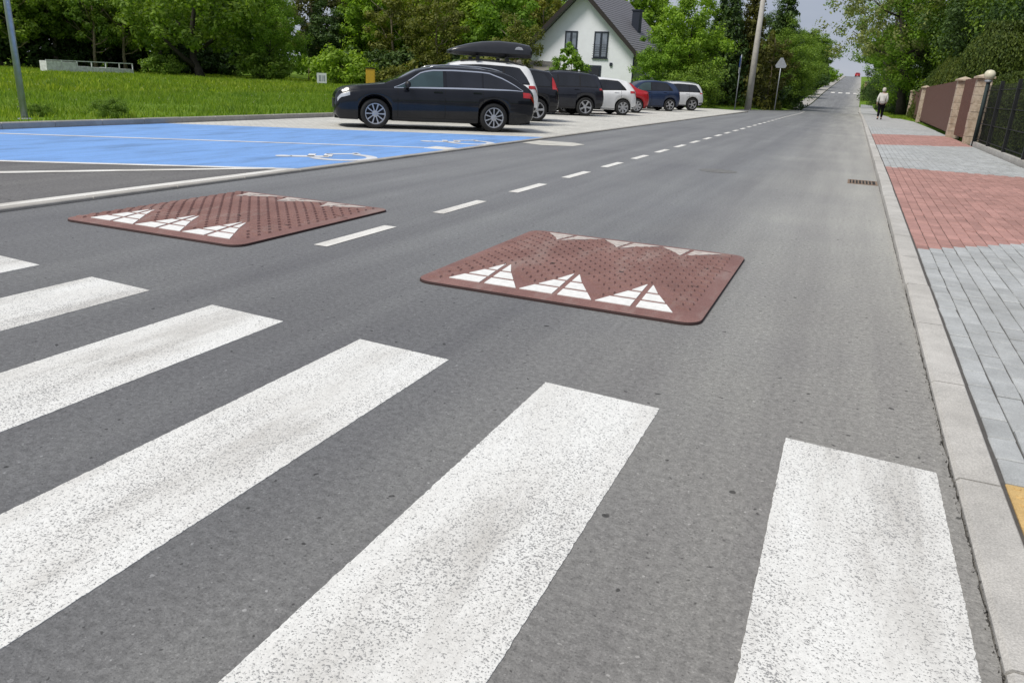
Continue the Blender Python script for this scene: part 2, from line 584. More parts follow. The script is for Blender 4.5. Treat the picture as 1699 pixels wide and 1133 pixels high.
def lerp(pts, x):
    xs = [p[0] for p in pts]
    ys = [p[1] for p in pts]
    return float(np.interp(x, xs, ys))

def slerp(pts, x):
    """monotone smooth interpolation (cosine eased between knots blended with linear)."""
    if x <= pts[0][0]: return pts[0][1]
    for (a, b), (c, d) in zip(pts, pts[1:]):
        if x <= c:
            t = (x - a) / (c - a)
            e = t * t * (3 - 2 * t)
            return b + (d - b) * (0.45 * e + 0.55 * t)
    return pts[-1][1]

# road profile: flat near us, a shallow dip, then a long climb to a crest
PROF = [(-80, 0), (45, 0), (62, -0.05), (85, -0.28), (105, 0.15), (142, 1.80), (200, 3.9), (334, 8.7), (400, 9.3), (600, 8), (3000, 8)]
_px = np.arange(-80, 1500, 1.0)
_pz = np.interp(_px, [p[0] for p in PROF], [p[1] for p in PROF])
_k = np.hanning(25); _k /= _k.sum()
_pz2 = np.convolve(np.pad(_pz, 12, mode='edge'), _k, mode='valid')
_w = np.clip((_px - 30) / 20, 0, 1)
_pz = _pz * (1 - _w) + _pz2 * _w
def prof(y):
    return float(np.interp(y, _px, _pz))

# ------------------------------------------------------------------ ground
def xl(y):   # left edge of the asphalt
    return lerp([(-60, -6.33), (54.0, -6.33), (54.5, -8.6), (58, -8.6), (64, -7.6), (71, -6.2), (82, -5.4), (92, -4.9), (1000, -4.9)], y)

def ground():
    xs = sorted(set([-900, -500, -300, -200, -150, -120, -100, -80, -65, -50, -40, -30, -24, -20, -17, -15, -14, -13.56, -13.50, -10.2, -9.2, -8.4, -7.6, -6.9, -6.2, -5.6, -5.2, -4.8, -2.4, 0, 1.6, 3.1, 3.42, 3.46, 4, 5, 7, 10, 15, 22, 30, 45, 70, 110, 180, 300, 500, 900]))
    ys = [-80, -40, -20, -8, 0, 10, 20, 30, 40, 46, 50, 53, 55, 56.5, 58, 60, 62, 64, 66, 68, 70, 72, 75, 78, 82, 86, 90, 95, 100, 106, 112, 120, 130, 142, 155, 170, 190, 215, 240, 270, 300, 334, 370, 400, 450, 520, 600, 800, 1200, 1500]
    vs, fs = [], []
    for y in ys:
        for x in xs:
            z = prof(y)
            fade = 1.0 if abs(x) < 40 else max(0.0, 1 - (abs(x) - 40) / 60)
            if y > 60 and z > 0:
                z = z * (0.35 + 0.65 * fade)
            corr_l = -13.53 if y < 56 else xl(y) - 0.05
            if y > 84: corr_l = -6.6
            corr_r = 3.44 if y < 58 else 2.5
            if y > 100: corr_r = 0.75
            if corr_l <= x <= corr_r:
                z -= 0.06
            else:
                z += 0.09
                if x < 0 and 55 < y < 84 and x > -14:
                    z += 0.06 * min(1, (corr_l - x) / 0.8)
                if x < -16:
                    z += 0.05 * math.sin(x * 0.35) * math.cos(y * 0.27)
            vs.append((x, y, z))
    n = len(xs)
    for j in range(len(ys) - 1):
        for i in range(n - 1):
            fs.append((j * n + i, j * n + i + 1, (j + 1) * n + i + 1, (j + 1) * n + i))
    o = MB().add(vs, fs).build('ground', 'grass_ground')
    tag(o, kind='structure')
    return o
ground()

def strip(name, mat, xa, xb, ys, z, parent=None, nx=1, kind='structure'):
    vs, fs = [], []
    for y in ys:
        a = xa(y) if callable(xa) else xa
        b = xb(y) if callable(xb) else xb
        zz = z(y) if callable(z) else z
        for i in range(nx + 1):
            vs.append((a + (b - a) * i / nx, y, prof(y) + zz))
    for j in range(len(ys) - 1):
        for i in range(nx):
            k = j * (nx + 1) + i
            fs.append((k, k + 1, k + nx + 2, k + nx + 1))
    o = MB().add(vs, fs).build(name, mat, parent)
    if kind and parent is None:
        tag(o, kind=kind)
    return o

KERB_X0, KERB_X1 = 0.535, 0.685
_jn = np.convolve(np.random.default_rng(3).normal(size=1200), np.hanning(7) / np.hanning(7).sum(), mode='same')
jit = lambda y: 0.5300 + ((0.002 * math.sin(y * 5.7) + 0.0045 * _jn[int((y + 3) / 0.018) % 1200]) * (1.0 if y < 5 else 0.5) - 0.001 if -3 < y < 12 else 0)
near_y = [-2 + 0.018 * i for i in range(int(14 / 0.018))]
far_y = [12.2, 14, 17, 20, 25, 30, 35, 40, 45, 50, 53.9, 54.5, 56, 58, 60, 62, 64, 66, 68, 71, 74, 78, 82, 86, 90, 95, 100, 106, 112, 120, 130, 142, 155, 170, 190, 215, 240, 270, 300, 334, 370, 400, 430, 520]
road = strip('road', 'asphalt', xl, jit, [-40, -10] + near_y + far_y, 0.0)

# painted markings of the road
def poly_sheet(name, mat, pts, z, parent):
    return MB().add([(x, y, prof(y) + z) for x, y in pts], [tuple(range(len(pts)))]).build(name, mat, parent)

def wobble_quad(name, mat, x0, x1, ya, yb, sk, z, parent, n=40):
    """stripe with slightly uneven long edges"""
    vs, fs = [], []
    for i in range(n + 1):
        t = i / n
        e0 = random.gauss(0, 0.0010)
        e1 = random.gauss(0, 0.0010)
        for x, e in ((x0, e0), (x1, e1)):
            y = (ya + sk * x) * (1 - t) + (yb + sk * x) * t
            vs.append((x + e, y, prof(y) + z))
    for i in range(n):
        fs.append((2 * i, 2 * i + 1, 2 * i + 3, 2 * i + 2))
    if n > 100:                      # paint has a real thickness at its edges
        k0 = len(vs)
        vs += [(v[0], v[1], v[2] - 0.004) for v in vs]
        for i in range(n):
            fs += [(2 * i, 2 * i + 2, k0 + 2 * i + 2, k0 + 2 * i), (2 * i + 1, 2 * i + 3, k0 + 2 * i + 3, k0 + 2 * i + 1)]
        fs += [(0, 1, k0 + 1, k0), (2 * n, 2 * n + 1, k0 + 2 * n + 1, k0 + 2 * n)]
    return MB().add(vs, fs).build(name, mat, parent)

for k in range(7):
    xr = 0.478 - 1.0 * k
    if xr - 0.5 < -6.3: break
    wobble_quad('crossing_stripe', 'stripe_paint', xr - 0.505, xr + 0.004, -1.2, 2.824, -0.067, 0.0024, road, 260)
for k in range(4):
    xr = 0.1 - 1.15 * k
    wobble_quad('crossing_stripe', 'line_paint', xr - 0.6, xr, 140, 144, 0, 0.006, road, 4)
y = 4.58
i = 0
while y < 76:
    ln = 0.98
    xo = -0.0 if y < 60 else -(y - 60) * 0.035
    if y < 56 or i % 1 == 0:
        wobble_quad('lane_dash', 'line_paint', -3.535 + xo, -3.415 + xo, y, y + ln, 0, 0.004 if y < 40 else 0.008, road, 6)
    y += 1.82
    i += 1

# manhole and drain in the road
mh = MB()
mh.lathe([(0.0, 0.006), (0.27, 0.006), (0.30, 0.003)], 28)
o = mh.build('manhole_cover', 'manhole_iron', None)
o.location = (-1.85, 12.85, 0.0)
tag(o, 'faint round manhole cover sunk in the asphalt ahead of the cushions', 'manhole cover')
dr = empty('storm_drain', (0.31, 13.0, 0))
fr = MB()
fr.box(-0.21, 0.21, -0.30, -0.27, -0.01, 0.008).box(-0.21, 0.21, 0.27, 0.30, -0.01, 0.008).box(-0.21, -0.18, -0.27, 0.27, -0.01, 0.0075).box(0.18, 0.21, -0.27, 0.27, -0.01, 0.0075)
fr.build('frame', 'iron', dr)
MB().box(-0.18, 0.18, -0.27, 0.27, -0.02, 0.0022).build('pit', 'iron_dark', dr)
for i in range(7):
    x = -0.16 + i * 0.0467
    MB().box(x, x + 0.02, -0.27, 0.27, -0.01, 0.006).build('bar', 'iron', dr)
tag(dr, 'rusty rectangular storm drain grate in the road against the right kerb', 'drain')

# ------------------------------------------------------------------ right kerb and sidewalk
def kerb_h(y): return lerp([(-5, 0.018), (2.8, 0.02), (7, 0.055), (14, 0.095), (400, 0.10)], y)
kerb = empty('kerb', (KERB_X0, 0, 0))
tag(kerb, kind='structure')
y = -2.25
while y < 100:
    L = 1.0
    a, b = y + 0.006, y + L - 0.006
    m = MB()
    h0, h1 = kerb_h(a), kerb_h(b)
    dx = random.uniform(-0.003, 0.003)
    x0, x1 = dx, KERB_X1 - KERB_X0 - 0.012 + dx
    bv = 0.012
    vs = []
    for yy, h in ((a, h0), (b, h1)):
        z = prof(yy) + h
        vs += [(x0, yy, prof(yy) - 0.1), (x0, yy, z - bv), (x0 + bv, yy, z), (x1 - 0.006, yy, z), (x1, yy, z - 0.006), (x1, yy, prof(yy) - 0.1)]
    fs = [(i, i + 1, i + 7, i + 6) for i in range(5)] + [(0, 1, 2, 3, 4, 5), (6, 7, 8, 9, 10, 11)]
    m.add(vs, fs)
    m.build('kerb_stone', 'kerb_concrete', kerb)
    y += L
# dark grime-filled joint under road edge and kerb
strip('joint_base', 'grime', 0.44, 0.80, [-4, 0, 5, 10, 20, 30, 45, 54, 60, 66, 74, 82, 90, 100], -0.014)
g = MB()
for i in range(900):
    yy = random.uniform(0.8, 9) if i % 3 else random.uniform(0.9, 4)
    xx = 0.531 + random.gauss(0, 0.007)
    r = random.uniform(0.002, 0.006)
    z = -0.006 + random.uniform(0, 0.008)
    c = [(xx + random.uniform(-r, r), yy + random.uniform(-2 * r, 2 * r), z) for _ in range(3)] + [(xx, yy, z + r * 1.2)]
    g.add(c, [(0, 1, 3), (1, 2, 3), (2, 0, 3)])
tag(g.build('grit', 'grime'), 'dark grit and dirt gathered along the foot of the right kerb', 'grit', kind='stuff')

SW1 = 3.22
def sw_z(y): return kerb_h(y) - 0.004
sidewalk = strip('sidewalk', 'joint_sand', KERB_X1 - 0.02, SW1, [-4, 0, 2.5, 5, 7, 10, 14, 20, 26, 36.3], lambda y: sw_z(y) - 0.010)
def is_red(x, y):
    if 7.15 + (x - 0.68) * 0.95 < y < 15.35 + 0.0 * x: return True
    if 22.6 + (x - 0.7) * 0.9 < y < 29.2 + (x - 0.7) * 0.9: return True
    return False
half, pavers = [], []
PW, PL = 0.1, 0.2
cols = int((SW1 - KERB_X1) / PW)
for c in range(cols):
    x0 = KERB_X1 + 0.004 + c * PW
    y = -1.0 - (0.1 if c % 2 else 0.0)
    while y < 36:
        if x0 < 2.19 and y < 2.799:
            if y + PL > 2.801: half.append((x0, y + 0.1))
        else:
            pavers.append((x0, y))
        y += PL
def paver_mesh(name, mat):
    return MB().box(0.0028, PW - 0.0028, 0.0052, PL - 0.0052, -0.03, 0.0, bev=0.005).mesh(name, mat)
pm = {True: paver_mesh('paver_red_mesh', 'paver_red'), False: paver_mesh('paver_grey_mesh', 'paver_grey')}
def in_view(x, y, z):
    v = Vector((x, y, z - 1.2329))
    d = v.dot(cF)
    if d < 0.2: return False
    px, py = 849.5 + 1260 * v.dot(cR) / d, 566.5 - 1260 * v.dot(cU) / d
    return px < 1735 and py < 1180
near = sorted([p for p in pavers if in_view(p[0] + 0.05, p[1] + 0.1, 0.03)], key=lambda p: p[1] ** 2 + p[0] ** 2)
single = set(near[:300])
rest = MB()
for (x, yv) in pavers:
    red = is_red(x + 0.05, yv + 0.1)
    z = sw_z(yv + 0.1) + random.gauss(0, 0.0011)
    slope = (sw_z(yv + 0.2) - sw_z(yv)) / 0.2
    if (x, yv) in single:
        o = link('paver', pm[red], None, sidewalk)
        o.location = (x, yv, z - slope * 0.1 + prof(yv))
        o.rotation_euler = (math.atan(slope) + random.gauss(0, 0.009), random.gauss(0, 0.009), random.gauss(0, 0.008))
    else:
        b = 0.004
        zz = prof(yv) + z
        x0, x1, y0, y1 = x + 0.0028, x + PW - 0.0028, yv + 0.0052, yv + PL - 0.0052
        rest.box(x0, x1, y0, y1, zz - 0.02, zz, 1 if red else 0, bev=b)
for (x, yv) in half:
    z = prof(yv) + sw_z(yv)
    MB().box(x + 0.0028, x + PW - 0.0028, yv + 0.004, yv + 0.0948, z - 0.02, z, bev=0.005).build('paver', 'paver_grey', sidewalk)
tag(rest.build('pavers', ['paver_grey', 'paver_red'], sidewalk, fix=False), kind='stuff')
for i in range(5):
    for j in range(4):
        m = MB()
        s = 0.298
        x0, y0 = KERB_X1 + 0.004 + i * 0.302, 2.796 - (j + 1) * 0.302
        z = sw_z(y0)
        m.box(x0, x0 + s, y0, y0 + s, z - 0.03, z, bev=0.004)
        for a in range(5):
            for b in range(5):
                m.lathe([(0.013, z - 0.001), (0.011, z + 0.004), (0.0001, z + 0.005)], 8, center=(x0 + 0.03 + a * 0.06, y0 + 0.03 + b * 0.06, 0))
        m.build('tactile_tile', 'tile_yellow', sidewalk, fix=False)
strip('far_sidewalk', 'far_paving', KERB_X1 - 0.01, lambda y: lerp([(36, SW1), (50, SW1), (60, 2.6), (100, 2.0)], y), [36.2, 40, 45, 50, 54, 58, 62, 66, 72, 78, 84, 90, 96, 102, 108], lambda y: sw_z(y) - 0.002)
strip('opposite_sidewalk', 'edging', -6.4, -4.95, [84, 88, 92, 97, 102, 108, 115, 125, 140, 160, 190, 230, 280, 334, 380], 0.10)
strip('gravel_shoulder', 'soil_shoulder', lambda y: xl(y) - 0.9, lambda y: xl(y) + 0.02, [60, 62, 64, 66, 68, 71, 74, 78, 82, 86], 0.02)

# ------------------------------------------------------------------ parking lot
LOTX0, LOTX1, LZ = -13.42, -6.45, 0.022
BAYT = math.tan(math.radians(32.8))          # bay lines run obliquely
def bay(x, c): return c + (x - LOTX1) * BAYT  # y of a bay line whose road end is at y=c
C2, C1, C0 = 8.05, 12.5, 17.0                # road ends of the bay lines
def lot_sheet(name, mat, pts, z, parent=None):
    o = MB().add([(x, y, z) for x, y in pts], [tuple(range(len(pts)))]).build(name, mat, parent)
    if parent is None: tag(o, kind='structure')
    return o
lot = lot_sheet('parking_lot', 'lot_asphalt', [(LOTX1, -40), (LOTX1, C2), (LOTX0, bay(LOTX0, C2)), (LOTX0, -40)], LZ)
lot_sheet('disabled_bays', 'blue_paint', [(LOTX1, C2), (LOTX1, C0), (LOTX0, bay(LOTX0, C0)), (LOTX0, bay(LOTX0, C2))], LZ + 0.0005)
lot_sheet('bay_paving', 'lot_paving', [(LOTX1, C0), (LOTX1, 54), (-8.6, 56), (LOTX0, 56), (LOTX0, bay(LOTX0, C0))], LZ)
def bay_line(c, w=0.11, xa=LOTX1, xb=LOTX0 + 0.35, mat='line_paint', z=LZ + 0.005):
    return MB().add([(xa, bay(xa, c - w / 2), z), (xa, bay(xa, c + w / 2), z), (xb, bay(xb, c + w / 2), z), (xb, bay(xb, c - w / 2), z)], [(0, 1, 2, 3)]).build('bay_line', mat, lot)
bay_line(C2, 0.16)
bay_line(C1, 0.14)
MB().box(-6.9, LOTX1 - 0.01, C1 - 0.35, C1 + 0.1, LZ, LZ + 0.006).build('bay_line', 'line_paint', lot)
# hatch line and edge line of the no-parking corner
MB().add([(-6.62, 7.92, LZ + 0.006), (-6.74, 7.98, LZ + 0.006), (-8.60, 5.42, LZ + 0.006), (-8.44, 5.35, LZ + 0.006)], [(0, 1, 2, 3)]).build('hatch_line', 'line_paint', lot)
wobble_quad('edge_line', 'line_paint', -6.60, LOTX1 - 0.005, -12, 8.05, 0, LZ + 0.004, lot, 40)
# flush concrete edging along the road side, pieces one metre long
edging = empty('lot_edging', (-6.39, 0, 0))
tag(edging, kind='structure')
y = -12.0
while y < 54:
    MB().box(-0.062, 0.055, y + 0.004, y + 0.996, -0.05, 0.030 + random.uniform(-0.002, 0.002), bev=0.008).build('edging_stone', 'edging', edging)
    y += 1.0
# back kerb of the lot
bk = empty('lot_back_kerb', (-13.47, 0, 0))
tag(bk, kind='structure')
y = -6.0
while y < 56:
    MB().box(-0.06, 0.06, y + 0.004, y + 0.996, -0.05, 0.135 + random.uniform(-0.002, 0.002), bev=0.015).build('kerb_stone', 'edging', bk)
    y += 1.0
# pale concrete slab set in the road at the lot edge
o = MB().add([(-6.28, 15.2, 0.005), (-5.75, 15.0, 0.005), (-5.2, 15.35, 0.005), (-5.15, 16.0, 0.005), (-5.5, 16.3, 0.005), (-6.28, 16.2, 0.005)], [(0, 1, 2, 3, 4, 5)]).build('concrete_patch', 'lot_concrete', road)

# wheelchair symbols
def symbol(cx, cy, s):
    """pictogram lying on the bay floor; its head points to the back of the bay"""
    d = Vector((math.cos(math.radians(32.8)), math.sin(math.radians(32.8))))
    up = -d
    rt = Vector((-d.y, d.x))
    m = MB()
    z = LZ + 0.005
    def P(u, v): 
        q = Vector((cx, cy)) + rt * (u * s) + up * (v * s)
        return (q.x, q.y, z)
    def bar(a, b, w):
        a, b = Vector(a), Vector(b)
        t = (b - a).normalized()
        nn = Vector((-t.y, t.x)) * w / 2
        m.add([P(*(a + nn)), P(*(a - nn)), P(*(b - nn)), P(*(b + nn))], [(0, 1, 2, 3)])
    n = 20
    hc = (-0.12, 0.47)
    m.add([P(hc[0] + 0.085 * math.cos(2 * PI * i / n), hc[1] + 0.085 * math.sin(2 * PI * i / n)) for i in range(n)], [tuple(range(n))])
    bar((-0.11, 0.40), (-0.06, 0.02), 0.15)
    bar((-0.09, 0.20), (0.18, 0.20), 0.075)
    bar((-0.06, 0.03), (0.22, 0.03), 0.09)
    bar((0.20, 0.06), (0.33, -0.28), 0.09)
    bar((0.30, -0.28), (0.42, -0.24), 0.07)
    k = 26
    a0, a1 = math.radians(118), math.radians(338)
    ring = []
    for i in range(k + 1):
        a = a0 + (a1 - a0) * i / k
        for r in (0.255, 0.37):
            ring.append(P(-0.06 + r * math.cos(a), -0.12 + r * math.sin(a)))
    m.add(ring, [(2 * i, 2 * i + 1, 2 * i + 3, 2 * i + 2) for i in range(k)])
    return m.build('wheelchair_symbol', 'symbol_paint', lot)
symbol(-7.12, 9.72, 1.42)
symbol(-7.12, 13.98, 1.42)

# ------------------------------------------------------------------ speed cushions
CUSH_BOLTS = []
def cushion_parts():
    W, L, H = 1.79, 2.05, 0.062
    rp, rs = 0.50, 0.34
    def zt(x, y):
        fx = min(1, (W / 2 - abs(x)) / rs)
        fy = min(1, (L / 2 - abs(y)) / rp)
        e = 0.017
        f = max(0, min(fx, fy))
        f = f if f < 0.9 else 0.9 + 0.1 * (1 - (1 - min(1, (f - 0.9) / 0.1)) ** 2) if f < 1 else 1
        return e + (H - e) * f
    rc = 0.11
    def squeeze(x, y):
        ax, ay = abs(x), abs(y)
        cx, cy = W / 2 - rc, L / 2 - rc
        if ax > cx and ay > cy:
            dx, dy = ax - cx, ay - cy
            m = max(dx, dy)
            d = math.hypot(dx, dy)
            ax, ay = cx + dx * m / d, cy + dy * m / d
        return math.copysign(ax, x), math.copysign(ay, y)
    def axis(h, r):
        a = [0, 0.2, 0.4, h - r, h - r * 0.85, h - r * 0.6, h - r * 0.4, h - 0.11, h - 0.08, h - 0.05, h - 0.025, h]
        a = sorted(set(round(v, 4) for v in a if 0 <= v <= h))
        return [-v for v in a[::-1] if v > 0] + a
    xs, ys = axis(W / 2, rs), axis(L / 2, rp)
    body = MB()
    vs = []
    for yv in ys:
        for xv in xs:
            x2, y2 = squeeze(xv, yv)
            vs.append((x2, y2, zt(xv, yv)))
    n = len(xs)
    fs = [(j * n + i, j * n + i + 1, (j + 1) * n + i + 1, (j + 1) * n + i) for j in range(len(ys) - 1) for i in range(n - 1)]
    body.add(vs, fs)
    edge = [i for i in range(n)] + [j * n + n - 1 for j in range(1, len(ys))] + [(len(ys) - 1) * n + i for i in range(n - 2, -1, -1)] + [j * n for j in range(len(ys) - 2, 0, -1)]
    sk = MB()
    ev = []
    for e in edge:
        x, yv, z = vs[e]
        ev += [(x, yv, z), (x * 1.003, yv * 1.003, z * 0.45), (x * 1.003, yv * 1.003, 0.0)]
    ne = len(edge)
    sf = []
    for i in range(ne):
        j = (i + 1) % ne
        sf += [(3 * i, 3 * i + 1, 3 * j + 1, 3 * j), (3 * i + 1, 3 * i + 2, 3 * j + 2, 3 * j + 1)]
    sk.add(ev, sf)
    tris = []
    # white triangles, each cut into six pieces
    for side in (-1, 1):
        for cx in (-0.475, 0.01, 0.495):
            bw, yb, ya = 0.235, L / 2 - 0.105, L / 2 - 0.53
            tris.append((cx, side * yb, side * ya, bw))
    white = []
    for cx, yb, ya, bw in tris:
        rows = [(0.02, 0.27), (0.34, 0.59), (0.66, 0.985)]
        for (t0, t1) in rows:
            for s in (-1, 1):
                g = 0.017
                w0, w1 = bw * (1 - t0), bw * (1 - t1)
                sh = 0.0
                p = [(cx + s * g, yb + (ya - yb) * t0), (cx + s * w0, yb + (ya - yb) * t0), (cx + s * max(w1, g + 0.004), yb + (ya - yb) * t1), (cx + s * g, yb + (ya - yb) * t1)]
                m = MB()
                top = [(a, b, zt(a, b) + 0.0045) for a, b in p]
                bot = [(a, b, zt(a, b) - 0.001) for a, b in p]
                m.add(top + bot, [(0, 1, 2, 3), (0, 1, 5, 4), (1, 2, 6, 5), (2, 3, 7, 6), (3, 0, 4, 7)])
                white.append((m, 'cushion_white' if yb < 0 else 'cushion_white_worn'))
    tread = MB()
    yv = -L / 2 + 0.10
    r = 0
    while yv < L / 2 - 0.08:
        xv = -W / 2 + 0.10 + (0.052 if r % 2 else 0)
        while xv < W / 2 - 0.10:
            ok = True
            for cx, yb, ya, bw in tris:
                t = (yv - yb) / (ya - yb)
                if -0.12 < t < 1.08 and abs(xv - cx) < bw * (1 - max(0, t)) + 0.05:
                    ok = False
            if ok:
                a, b = 0.043, 0.020
                z = 0.0105
                c = [(xv - a, yv - b), (xv + a, yv - b), (xv + a, yv + b), (xv - a, yv + b)]
                c2 = [(xv - a * .8, yv - b * .7), (xv + a * .8, yv - b * .7), (xv + a * .8, yv + b * .7), (xv - a * .8, yv + b * .7)]
                tread.add([(p, q, zt(p, q) - 0.001) for p, q in c] + [(p, q, zt(p, q) + z) for p, q in c2], [(4, 5, 6, 7), (0, 1, 5, 4), (1, 2, 6, 5), (2, 3, 7, 6), (3, 0, 4, 7)])
            xv += 0.104
        yv += 0.060
        r += 1
    seams = []
    def seam_line(pts):
        m = MB()
        vs2, f2 = [], []
        for i, (a, b, nx, ny) in enumerate(pts):
            for s in (-1, 1):
                x, yy = a + nx * s, b + ny * s
                vs2.append((x, yy, zt(x, yy) + 0.0012))
        for i in range(len(pts) - 1):
            f2.append((2 * i, 2 * i + 1, 2 * i + 3, 2 * i + 2))
        m.add(vs2, f2)
        seams.append(m)
    for cy in (0.36,):
        seam_line([(x, cy, 0, 0.005) for x in np.linspace(-W / 2 + 0.02, W / 2 - 0.02, 30)])
    seam_line([(0.25, yy, 0.004, 0) for yy in np.linspace(-L / 2 + 0.55, L / 2 - 0.55, 30)])
    bolts = []
    for bx_ in (-0.72, -0.24, 0.25, 0.73):
        for by_ in (-0.28, 0.28):
            bz = zt(bx_, by_)
            bolts.append(MB().lathe([(0.024, bz + 0.0005), (0.022, bz + 0.004), (0.0001, bz + 0.0045)], 10, center=(bx_, by_, 0)).mesh('cushion_bolt', 'iron_dark'))
    CUSH_BOLTS.extend(bolts)
    return (body.mesh('cushion_body', 'cushion_rubber', True), sk.mesh('cushion_skirt', 'rubber_edge'), [w.mesh('cushion_white', mt_) for w, mt_ in white],
            tread.mesh('cushion_tread', 'cushion_rubber', fix=False), [s.mesh('cushion_seam', 'seam_dark') for s in seams])
CUSH = cushion_parts()
def cushion(loc, label):
    r = empty('speed_cushion', loc)
    tag(r, label, 'speed cushion', 'rubber speed cushions on the road')
    link('body', CUSH[0], None, r)
    link('skirt', CUSH[1], None, r)
    for w in CUSH[2]: link('white_marking', w, None, r)
    tag(link('tread_blocks', CUSH[3], None, r), kind='stuff')
    for s in CUSH[4]: link('seam', s, None, r)
    for s in CUSH_BOLTS: link('bolt', s, None, r)
cushion((-1.475, 5.09, 0.001), 'red-brown rubber speed cushion with white triangles in the right lane, nearer the kerb')
cushion((-4.79, 5.20, 0.001), 'red-brown rubber speed cushion with white triangles in the left lane, beside the parking bays')

# ------------------------------------------------------------------ cars
def tyre_meshes(r, w, style):
    key = (r, w, style)
    if key in tyre_meshes.cache: return tyre_meshes.cache[key]
    ri = r * 0.70
    t = MB()
    t.lathe([(ri - 0.01, -w / 2 + 0.02), (ri, -w / 2 + 0.005), (r - 0.045, -w / 2), (r - 0.012, -w / 2 + 0.02), (r, -w / 2 + 0.05), (r, w / 2 - 0.05), (r - 0.012, w / 2 - 0.02), (r - 0.045, w / 2), (ri, w / 2 - 0.005), (ri - 0.01, w / 2 - 0.02)], 40, 'y')
    rim = MB()
    rim.lathe([(ri + 0.002, w / 2 - 0.006), (ri - 0.018, w / 2 - 0.008), (ri - 0.03, w / 2 - 0.05), (ri - 0.03, -w / 2 + 0.03)], 40, 'y')
    rim.lathe([(0.0001, w / 2 - 0.018), (0.035, w / 2 - 0.018), (0.075, w / 2 - 0.028), (0.08, w / 2 - 0.07)], 20, 'y')
    ns = {'multi': 10, 'five': 5, 'six': 6, 'cover': 7}[style]
    hw = {'multi': 0.014, 'five': 0.034, 'six': 0.03, 'cover': 0.04}[style]
    for i in range(ns):
        a = 2 * PI * i / ns + 0.2
        c, s = math.cos(a), math.sin(a)
        def Q(rr, off, yy): return (c * rr - s * off, yy, s * rr + c * off)
        r0, r1 = 0.055, ri - 0.015
        y1, y0 = w / 2 - 0.022, w / 2 - 0.055
        o1, o2 = hw * 0.75, hw * 1.15
        vs = [Q(r0, -o1, y1), Q(r0, o1, y1), Q(r1, o2, y1 + 0.01), Q(r1, -o2, y1 + 0.01), Q(r0, -o1, y0), Q(r0, o1, y0), Q(r1, o2, y0), Q(r1, -o2, y0)]
        rim.add(vs, [(0, 1, 2, 3), (0, 1, 5, 4), (1, 2, 6, 5), (2, 3, 7, 6), (3, 0, 4, 7)])
    k = len(rim.f)
    back = MB()
    back.lathe([(0.0001, w / 2 - 0.085), (ri - 0.028, w / 2 - 0.085)], 32, 'y')  # near-black disc standing in for the shade behind the spokes
    res = (t.mesh('tyre', 'tyre_rubber', True), rim.mesh('rim', 'alloy'), back.mesh('brake_shadow', 'wheel_shade_dark'))
    tyre_meshes.cache[key] = res
    return res
tyre_meshes.cache = {}

